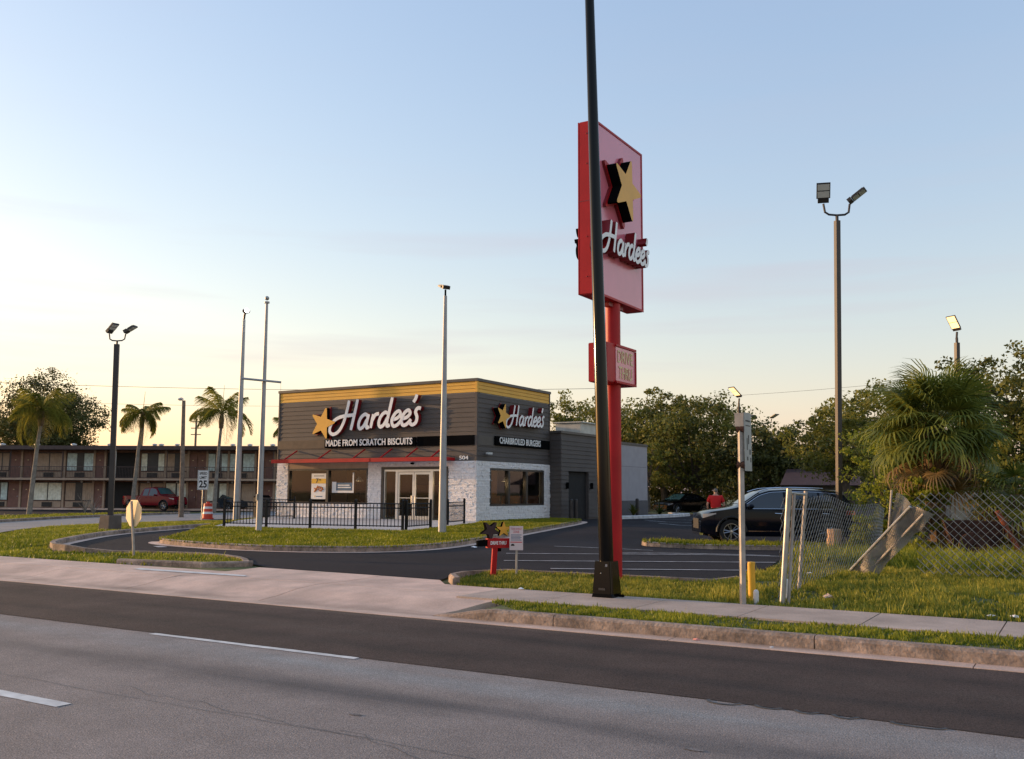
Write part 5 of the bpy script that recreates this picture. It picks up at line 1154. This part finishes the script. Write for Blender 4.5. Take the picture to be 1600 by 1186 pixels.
skinned('trousers', [(0,0,.90),(.105,0,.84),(.11,.02,.48),(.12,-.02,.10),(-.105,0,.84),(-.11,-.04,.48),(-.12,-.10,.10)], [(0,1),(1,2),(2,3),(0,4),(4,5),(5,6)], [(.19,.15),.115,.085,.075,.115,.085,.075], M_trouser, pp)
MB().ball((0, .015, 1.625), .084, .10, .085, 14).build('hair', M_hair, pp, True)

# ================================================================ MOTEL
mt = thing('motel', 'long two storey brown motel with curtained windows and a balcony walkway', 'building', (-79.48, 47.8, -.1), R(27.3))
W0, W1 = -14., 27.; F2, F1C, RF = 2.62, 2.45, 5.15
MB().box((W0, .02, 0), (W1, 8, RF-.15)).build('wall', M_brick, mt)
MB().box((W0, -1.45, F1C), (W1, .01, F2)).build('balcony_slab', M_tan, mt); MB().box((W0-.2, -1.7, RF-.14), (W1+.2, 8.2, RF+.08)).build('roof', M_roofd, mt); MB().box((W0-.25, -1.76, RF-.16), (W1+.25, -1.705, RF+.16)).build('fascia', M_roofd, mt)
MB().box((W0, -1.5, -.02), (W1, .01, .12)).build('walkway', M_conc, mt)
bays = [('W', -12.6, -10.6), ('W', -10.1, -8.1), ('D', -7.8, -6.9), ('D', -6.6, -5.8), ('W', -5.4, -3.2), ('W', -2.9, -.9), ('W', -.65, .56), ('D', .66, 1.58), ('D', 1.87, 2.6), ('W', 2.94, 5.32), ('W', 5.71, 8.02), ('D', 8.18, 8.92), ('S', 9.2, 11.8), ('W', 12.2, 14.16), ('W', 14.44, 16.2), ('D', 16.33, 17.0), ('D', 17.12, 17.82), ('W', 17.98, 19.64), ('W', 19.86, 21.95), ('D', 22.15, 22.8), ('D', 22.95, 23.6), ('W', 23.8, 25.4)]
rb = random.Random(3)
for fl, z0 in ((0, .12), (1, F2)):
    for kd, a, c in bays:
        if kd == 'D': d_ = MB().box((a, -.04, z0), (c, .015, z0+2.02)).build('door', M_mdoor, mt); MB().ball((c-.1, -.06, z0+.95), .04).build('knob', M_alu, d_); MB().box((a+(c-a)/2-.06, -.045, z0+1.5), (a+(c-a)/2+.06, -.041, z0+1.56)).build('room_number', M_cream, d_)
        elif kd == 'S': MB().box((a, -.03, z0), (c, .016, z0+2.2)).build('stair_shade_panel', M_dark, mt)  # near-black panel stands in for the shade inside the open stairwell
        else:
            w_ = MB().box((a-.05, -.05, z0+.60), (c+.05, .014, z0+2.18)).build('window', M_frame, mt); q = (c-a)*rb.choice((.25, .36, .42, .46, .48)); cm = rb.choice((M_curtain, M_curtain, M_curtain2, M_tan))
            for p0, p1 in ((a, a+q), (c-q, c)):
                mm = MB(); n_ = 10; vs = []
                for i in range(n_+1): xx = p0+(p1-p0)*i/n_; vs += [(xx, -.058-.02*(i % 2), z0+.66), (xx, -.058-.02*(i % 2), z0+2.1)]
                mm.add(vs, [(2*i, 2*i+2, 2*i+3, 2*i+1) for i in range(n_)]).build('curtain', cm, w_)
            MB().box((a, -.045, z0+.05), (c, .013, z0+.54)).build('panel', M_tan, mt)
            ac_ = MB().box(((a+c)/2-.42, -.16, z0+.08), ((a+c)/2+.42, -.046, z0+.48)).build('air_conditioner', M_frame, mt)
            for k in range(4): MB().box(((a+c)/2-.36, -.17, z0+.14+.08*k), ((a+c)/2+.36, -.161, z0+.17+.08*k)).build('grille_bar', M_dark, ac_)
for x in (-10.3, -5.6, -.75, 1.72, 5.5, 8.1, 9.05, 11.95, 14.3, 16.27, 17.9, 19.75, 22.05, 23.7):
    MB().box((x-.09, -.12, .12), (x+.09, -.0, F1C-.01)).box((x-.09, -.12, F2+.01), (x+.09, -.0, RF-.17)).build('pilaster', M_tan, mt)
for x in (-12, -7.5, -3, 1.5, 6, 10.6, 15, 19.6, 24): MB().box((x-.03, -1.42, F2+.01), (x+.03, -1.36, RF-.17)).build('roof_post', M_metal_white if abs(x-10.6) < .1 else M_roofd, mt)
m = MB(); m.box((W0, -1.42, F2+.92), (W1, -1.38, F2+.97)); x = W0
while x < W1: m.box((x, -1.41, F2+.08), (x+.02, -1.39, F2+.92)); x += .13
m.box((W0, -1.42, F2+.05), (W1, -1.38, F2+.08)); stuff(m.build('railing', M_roofd, mt))
for x in (-1.0, 2.1, 5.4, 8.6, 12.6, 13.2, 14.6, 19.5, 21.0, 23.0, 26): MB().lathe([(.16, 0), (.16, .25), (.24, .26), (.24, .36), (0, .42)], (x, 1.4, RF+.08), 10).build('roof_vent', M_metal_white, mt)
for x in (3.0, 7.2, 13.0, 15.5, 20.2): MB().ball((x, -.3, F1C-.12), .11).build('porch_light', M_lens, mt, True)
# overhead wires and the far poles they hang on
def wire(label, a, c, sag, r=.013):
    a, c = Vector(a), Vector(c); tag(MB().tube([a+(c-a)*i/16-Vector((0, 0, sag*4*(i/16)*(1-i/16))) for i in range(17)], r, 4).build('power_line', M_wire), label, 'wire')
wire('upper overhead wire crossing the left sky above the motel', (-88, 45.5, 11.2), (-36, 78, 10.9), .5, .018); wire('lower overhead wire crossing the left sky above the motel', (-88, 45.5, 9.6), (-36, 78, 9.7), .6, .012); wire('faint overhead wire above the dark trees at the right', (-40, 95, 11.5), (12, 70, 11.0), .7, .012)
for lb, x, y, h_ in (('distant wooden utility pole with crossarms above the motel roof', -89.6, 77, 10.0), ('leaning wooden utility pole top behind the motel roof at the left', -86.0, 66.5, 9.2)):
    t = thing('utility_pole', lb, 'pole', (x, y, -.1), R(27)); MB().tube([(0, 0, 0), (.3 if h_ < 9.5 else 0, 0, h_)], [.17, .12], 8).build('pole', M_timber, t, True)
    if h_ > 9.5:
        for k in range(3): MB().box((-.6, -.06, h_-.4-.75*k), (.6, .06, h_-.3-.75*k)).build('crossarm', M_timber, t)

# ================================================================ FAR HOUSES
t = thing('house', 'low house with a dark red roof half hidden behind the trees', 'building', (-12.2, 62, 0), R(8)); MB().box((-4, 0, 0), (5, 6, 2.2)).build('wall', M_base, t)
MB().prism([(-.7, 2.1), (6.7, 2.1), (3, 3.2)], -4.6, 5.6, lambda a, b_, w: (w, a, b_)).build('roof', M_roofred, t); MB().box((-2, -.03, .8), (-.8, .01, 1.8)).build('window', M_metal_white, t); MB().box((1.4, -.03, .8), (2.4, .01, 1.8)).build('window', M_metal_white, t)
t = thing('shed', 'pale blue grey shed glimpsed beside the fan palm trunk', 'building', (-4.6, 42.5, .05), R(10)); MB().box((-.75, 0, 0), (1.0, 2.2, 2.0)).build('wall', M_shed, t); MB().prism([(-1.0, 1.95), (1.25, 1.95), (.1, 2.55)], -.2, 2.4, lambda a, b_, w: (a, w, b_)).build('roof', M_roofd, t)
MB().box((-.2, -.03, .05), (.55, -.001, 1.75)).build('door', M_metal_white, t)

# ================================================================ TREES
def leaves_np(C, Rads, per, size, seed, up=.3, flat=.6):
    g_ = np.random.default_rng(seed); n = len(C)*per
    c = np.repeat(np.asarray(C), per, 0); rr_ = np.repeat(np.asarray(Rads), per)
    dv = g_.normal(0, 1, (n, 3)); dv /= np.linalg.norm(dv, axis=1)[:, None]; rad = g_.random(n)**.45
    p = c + dv*(rr_*rad)[:, None]*np.array([1, 1, flat])
    nrm_ = dv*.6 + g_.normal(0, .7, (n, 3)); nrm_[:, 2] += up; nrm_ /= np.linalg.norm(nrm_, axis=1)[:, None]
    a = np.cross(nrm_, g_.normal(0, 1, (n, 3))); a /= np.linalg.norm(a, axis=1)[:, None]; b_ = np.cross(nrm_, a)
    s = size*g_.uniform(.3, 1.3, n)[:, None]
    V = np.stack([p-a*s, p-b_*s*.55, p+a*s, p+b_*s*.55], 1).reshape(-1, 3); F = np.arange(n*4).reshape(-1, 4)
    cl = np.repeat(g_.random(len(C)), per)*.6 + g_.random(n)*.4
    return V, F, np.repeat(cl, 4)
def tree(label, loc, h, rx, rz, cz, nclump, per, leaf, mat, seed, trunk=.25, name='tree', group=None, ry=None, flat=.6, low=-.75, cr=.26, stems=1):
    t = thing(name, label, 'tree', loc, 0, group); r_ = random.Random(seed); ry = ry or rx
    C = []; Rd = []
    for k in range(nclump):
        for _ in range(50):
            v = Vector((r_.gauss(0, 1), r_.gauss(0, 1), r_.gauss(0, 1))).normalized()*(r_.random()**.38)
            if v.z > low: break
        nb = 1+.42*mnoise.noise(Vector((v.x*1.8+seed, v.y*1.8, v.z*1.8)))
        C.append((v.x*rx*nb, v.y*ry*nb, cz+v.z*rz*nb)); Rd.append(rx*cr*r_.uniform(.35, 1.15))
    V, F, q = leaves_np(C, Rd, int(per*1.9), leaf*.72, seed, flat=flat)
    link('crown', np_mesh('crown', V, F, mat, q), t)
    m_ = MB(); fork = max(cz-rz*.75, h*.2)
    for s_ in range(stems):
        ox = (s_-(stems-1)/2)*trunk*2.4; m_.tube([(ox, 0, -.2), (ox*.9+trunk*.2, 0, fork*.5), (ox+r_.uniform(-.2, .2), r_.uniform(-.2, .2), fork), (ox*.6+r_.uniform(-.4, .4), r_.uniform(-.4, .4), cz+rz*.2)], [trunk*1.25, trunk, trunk*.85, trunk*.35], 9)
    for k in range(min(16, nclump)):
        e = Vector(C[k*(nclump//min(16, nclump))]); s0 = Vector((r_.uniform(-.1, .1), r_.uniform(-.1, .1), fork*r_.uniform(.85, 1.25))); md = s0.lerp(e, .5)+Vector((0, 0, -.05*rx))
        m_.tube([s0, md, e], [trunk*.42, trunk*.25, trunk*.08], 6)
    m_.build('trunk', M_bark, t, True); return t
GB = 'trees along the back of the lot'
tree('broad dark oak standing behind the left end of the motel', (-90, 58.0, -.1), 12.6, 5.6, 5.3, 7.4, 620, 60, .17, M_leaf3, 1, .5, ry=4.6, cr=.3)
tree('oak behind the rooftop unit left of the pylon sign', (-38.5, 76.5, .1), 10.5, 4.2, 3.8, 6.7, 170, 44, .20, M_leaf2, 2, .3, group=GB)
tree('tree just right of the red pylon pole above the grey wall', (-32.0, 72.5, .1), 9.6, 4.0, 3.8, 5.7, 180, 44, .20, M_leaf2, 3, .3, group=GB)
tree('large dark oak with hanging foliage above the person in red', (-25.2, 68.8, .1), 9.0, 4.9, 4.0, 4.9, 260, 46, .19, M_leaf, 4, .32, group=GB)
tree('dense oak left of the roadside plate sign in the tree line', (-28.8, 71.5, .1), 9.4, 3.9, 4.2, 5.1, 200, 44, .20, M_leaf, 5, .3, group=GB)
tree('dark oak right of the roadside plate sign', (-19.6, 66.5, .1), 6.6, 3.9, 2.7, 3.5, 200, 44, .19, M_leaf3, 6, .3, group=GB)
tree('oak above the suv roof with a thin top', (-16.0, 68.0, .1), 6.6, 3.6, 2.8, 3.5, 190, 44, .19, M_leaf3, 7, .28, group=GB)
tree('slim young tree in front of the oaks right of the grey wall', (-26.6, 63.0, .1), 5.4, 1.5, 1.9, 3.5, 50, 40, .14, M_leaf2, 8, .12, group=GB)
tree('low dark undergrowth tree behind the black sedan', (-30.5, 78.0, .1), 5.0, 6.5, 2.6, 2.3, 190, 44, .20, M_leaf3, 9, .2, group=GB, low=-.9)
tree('low dark undergrowth tree behind the suv roof', (-17.5, 78.0, .1), 5.0, 7.5, 2.6, 2.3, 220, 44, .20, M_leaf3, 10, .2, group=GB, low=-.9)
tree('bright green tree behind the tall twin-head light', (-9.3, 45.0, .05), 6.2, 2.5, 2.2, 3.95, 150, 44, .13, M_leaf2, 11, .2)
tree('pale green tree between the twin-head light and the fan palm', (-6.2, 39.5, .05), 6.0, 2.5, 2.2, 3.6, 150, 44, .12, M_leaf2, 12, .18)
tree('tall thin topped dark tree behind the fan palm at the right', (-2.0, 41.0, .05), 7.4, 3.7, 1.7, 5.35, 130, 44, .12, M_leaf, 13, .22, cr=.22)
tree('dense dark tree mass under the thin topped tree at the right edge', (-.8, 38.0, .05), 5.5, 3.3, 2.6, 3.3, 190, 44, .14, M_leaf, 14, .22, low=-.95)
tree('dark tree reaching in from the right edge of the picture', (2.0, 37.0, .05), 7.2, 2.6, 3.1, 3.9, 150, 44, .14, M_leaf3, 15, .25, low=-.95)
tree('dark tree filling the gap behind the shed', (-5.6, 52.0, .05), 5.0, 4.2, 2.4, 2.5, 170, 40, .16, M_leaf3, 18, .2, low=-.95)
# sunlit vine and shrub masses around the fan palm
for i, (x, y, rx, rz, cz, lb) in enumerate(((-5.15, 30.3, 1.5, 1.45, 1.95, 'sunlit leafy vine shrub left of the fan palm'), (-3.55, 26.3, .62, 1.15, 1.2, 'leafy shrub around the foot of the fan palm'), (-1.5, 28.8, 1.3, .7, .75, 'low dark shrub behind the rusty cart'), (.5, 29.5, 1.4, .9, .9, 'low green shrub at the right edge behind the fence'), (-4.9, 27.2, .7, .5, .55, 'brushy undergrowth behind the curled fence mesh'))):
    tree(lb, (x, y, .05), cz+rz, rx, rz, cz, 70, 44, .07, M_vine if i != 2 else M_leaf, 30+i, .05, name='shrub', low=-.98, cr=.3)
# spiky plants by the rear wall
for i, (x, y, h_, lb) in enumerate(((-21.1, 47.9, .62, 'spiky green plant left in the bed by the grey wall'), (-20.7, 50.6, .66, 'spiky green plant right in the bed by the grey wall'))):
    t = thing('spiky_plant', lb, 'plant', (x, y, .33)); r_ = random.Random(i); me = MB()
    bl = MB().add([(0, -.03, 0), (0, .03, 0), (.3, .035, .28), (.3, -.035, .28), (.62, 0, .42)], [(0, 1, 2, 3), (3, 2, 4)]).mesh('leaf', M_leaf2)
    for k in range(46): o = link('leaf', bl, t, (0, 0, r_.uniform(0, .12)), (0, r_.uniform(-.75, .35), r_.uniform(0, 6.28))); s_ = h_*r_.uniform(1.0, 1.6); o.scale = (s_, s_, s_)
# feather palms
def feather_frond(L, droop, seed, dens=64):
    r_ = random.Random(seed); V = []; F = []; q = []
    pts = []
    for i in range(13):
        s_ = i/12; pts.append(Vector((L*(s_-.25*droop*s_*s_*s_), 0, L*(.55*s_*(1-.3*s_) - droop*.85*s_*s_))))
    def at(s_): k = min(int(s_*12), 11); f = s_*12-k; return pts[k].lerp(pts[k+1], f)
    m_ = MB().tube(pts, [.03*(1-.8*i/12)+.004 for i in range(13)], 4)
    V = list(m_.v); F4 = [f for f in m_.f if len(f) == 4]; q = [.3]*len(V)
    for k in range(dens):
        s_ = .14+.86*k/dens; p = at(s_); ll = L*.36*math.sin(math.pi*min(1, s_*.86+.12))**.7
        for sd in (1, -1):
            a = r_.uniform(-.25, .25); dr = r_.uniform(.45, 1.0); tip = p+Vector((ll*(.45+a*.3), sd*ll*(.62+.2*a), -ll*dr)); md = p.lerp(tip, .45)+Vector((0, 0, ll*.22)); wv = Vector((.016, 0, .008))
            o = len(V); V += [tuple(p-wv), tuple(p+wv), tuple(md+wv*1.1), tuple(md-wv*1.1), tuple(tip), tuple(tip+wv*.2)]; F4 += [(o, o+1, o+2, o+3), (o+3, o+2, o+5, o+4)]; q += [r_.random()]*6
    return np_mesh('frond', V, F4, M_palm, q)
def queen_palm(label, loc, h, spread, n, seed, lean=(0, 0), tilt=(.0, 0), broken=False):
    t = thing('palm_tree', label, 'palm', loc, 0, 'feather palms by the motel'); r_ = random.Random(seed); lx, ly = lean
    MB().tube([(0, 0, -.2), (lx*.25, ly*.25, h*.3), (lx*.6, ly*.6, h*.65), (lx*.92, ly*.92, h*.86)], [.18, .14, .12, .105], 12).build('trunk', M_palmbark, t, True)
    MB().tube([(lx*.9, ly*.9, h*.84), (lx*.95, ly*.95, h*.92), (lx, ly, h)], [.17, .21, .12], 10).build('crownshaft', M_boot, t, True)
    ms = [feather_frond(spread*r_.uniform(.9, 1.1), d_, seed*10+i) for i, d_ in enumerate((.55, .9, 1.25, .3))]
    for k in range(n):
        a = 2.4*k+r_.uniform(-.3, .3); el = -.55+1.1*(k/n); o = link('frond', ms[(k*7) % 3 if el > -.2 else 3], t, (lx, ly, h-.1), (r_.uniform(-.15, .15), el+tilt[0], a)); s_ = r_.uniform(.8, 1.12); o.scale = (s_, s_, s_)
    if broken: o = link('frond', ms[2], t, (lx, ly, h-.2), (0, .5, R(-31))); o.scale = (1.35, 1, 1.3)
    MB().tube([(lx, ly, h), (lx+.1, ly+.05, h+spread*.75)], [.03, .01], 5).build('spear', M_palm, t); return t
queen_palm('thick leaning palm in front of the motel at the far left', (-59.1, 37.5, -.1), 6.9, 2.5, 24, 1, (.5, .15))
queen_palm('ragged palm right of the dark twin-head light with one hanging frond', (-62.2, 47.7, -.1), 7.6, 2.1, 17, 2, (.45, .2), (.25, 0), True)
queen_palm('airy palm left of the pale light pole', (-58.1, 52.0, -.1), 7.7, 2.9, 16, 3, (.35, .1), (-.15, 0))
queen_palm('palm half hidden behind the restaurant left corner', (-63.2, 66.2, -.1), 7.6, 2.7, 16, 4, (-.15, 0))
# bare twiggy shrubs by the pickup
for x, y, lb, sd in ((-55.6, 42.6, 'bare twiggy shrub in front of the red pickup', 1), (-57.4, 41.0, 'thin bare shrub at the rear of the red pickup', 2), (-62.0, 43.6, 'thin leafy bush behind the concrete light base', 3)):
    r_ = random.Random(sd); m_ = MB()
    for k in range(16): a = r_.uniform(0, 6.28); l_ = r_.uniform(.7, 1.5); m_.tube([(0, 0, 0), (.2*math.cos(a), .2*math.sin(a), l_*.5), (.6*math.cos(a+.5), .6*math.sin(a+.5), l_)], [.025, .018, .006], 4)
    o = m_.build('bare_shrub', M_palmbark); o.location = (x, y, -.1); tag(o, lb, 'shrub')
# fan palm
def fan_frond(seed, n=26, L=.95, mat=M_sabal, droop=.35):
    r_ = random.Random(seed); V = []; F = []; q = []
    m_ = MB().tube([(0, 0, 0), (.45, 0, .12), (.95, 0, .12)], [.022, .016, .012], 4); V = list(m_.v); F = [f for f in m_.f if len(f) == 4]; q = [.5]*len(V)
    for k in range(n):
        a = R(-130)+R(260)*k/(n-1); l_ = L*(1-.22*abs(a)/R(130))*r_.uniform(.85, 1.1); d_ = Vector((math.cos(a), math.sin(a)*.95, 0)); p = Vector((.95, 0, .12)); wv = Vector((-d_.y, d_.x, 0))
        m1 = p+d_*l_*.5+Vector((0, 0, .06)); m2 = p+d_*l_*.82+Vector((0, 0, -droop*l_*.25)); tp = p+d_*l_*.95+Vector((0, 0, -droop*l_*r_.uniform(.5, 1.2))); w1 = .026
        o = len(V); V += [tuple(p-wv*.012), tuple(p+wv*.012), tuple(m1+wv*w1), tuple(m1-wv*w1), tuple(m2+wv*.017), tuple(m2-wv*.017), tuple(tp), tuple(tp+wv*.003)]; F += [(o, o+1, o+2, o+3), (o+3, o+2, o+4, o+5), (o+5, o+4, o+7, o+6)]; q += [r_.random()]*8
    return np_mesh('frond', V, F, mat, q)
fm = [fan_frond(i) for i in range(3)]; fd = [fan_frond(10+i, mat=M_deadfrond, droop=.45, L=.85) for i in range(2)]
t = thing('fan_palm', 'big shaggy fan palm with dead golden fronds behind the chain link fence', 'palm', (-3.4, 26.9, .05)); r_ = random.Random(9); CH = 3.25
m_ = MB().tube([(.05, 0, -.2), (0, 0, 1.2), (.0, 0, CH)], [.26, .24, .2], 12)
for k in range(70): a = r_.uniform(0, 6.28); z_ = r_.uniform(.4, CH); m_.tube([(.2*math.cos(a), .2*math.sin(a), z_), (.36*math.cos(a), .36*math.sin(a), z_+.28)], [.05, .02], 5)
m_.build('trunk', M_boot, t)
for k in range(96):
    el = -1.3+1.95*(k/96)**.75; a = 2.399*k; o = link('frond', fm[k % 3], t, (.1*math.cos(a), .1*math.sin(a), CH-.12+.25*(1-k/96)+r_.uniform(-.3, .2)), (r_.uniform(-.7, .7), el+r_.uniform(-.25, .25), a+r_.uniform(-.4, .4))); s_ = r_.uniform(.65, 1.12); o.scale = (s_, s_, s_)
for k in range(12):
    a = 2.399*k+.7; o = link('dead_frond', fd[k % 2], t, (.12*math.cos(a), .12*math.sin(a), CH-.15-.9*r_.random()), (r_.uniform(-.6, .6), r_.uniform(.35, .95), a)); s_ = r_.uniform(.75, 1.05); o.scale = (s_, s_, s_)
t = thing('fan_palm', 'young low fan palm with golden drooping fronds right of the big one', 'palm', (-1.55, 27.2, .05))
MB().tube([(0, 0, -.2), (0, 0, 1.55)], [.2, .16], 10).build('trunk', M_boot, t)
for k in range(24):
    a = 2.399*k; o = link('frond', fm[k % 3], t, (0, 0, 1.5), (r_.uniform(-.3, .3), -.7+1.3*(k/24), a)); s_ = r_.uniform(.7, .95); o.scale = (s_, s_, s_)
for k in range(8): a = 2.399*k+.4; o = link('dead_frond', fd[k % 2], t, (0, 0, 1.4), (r_.uniform(-.5, .5), r_.uniform(.4, .8), a)); o.scale = (.85, .85, .85)
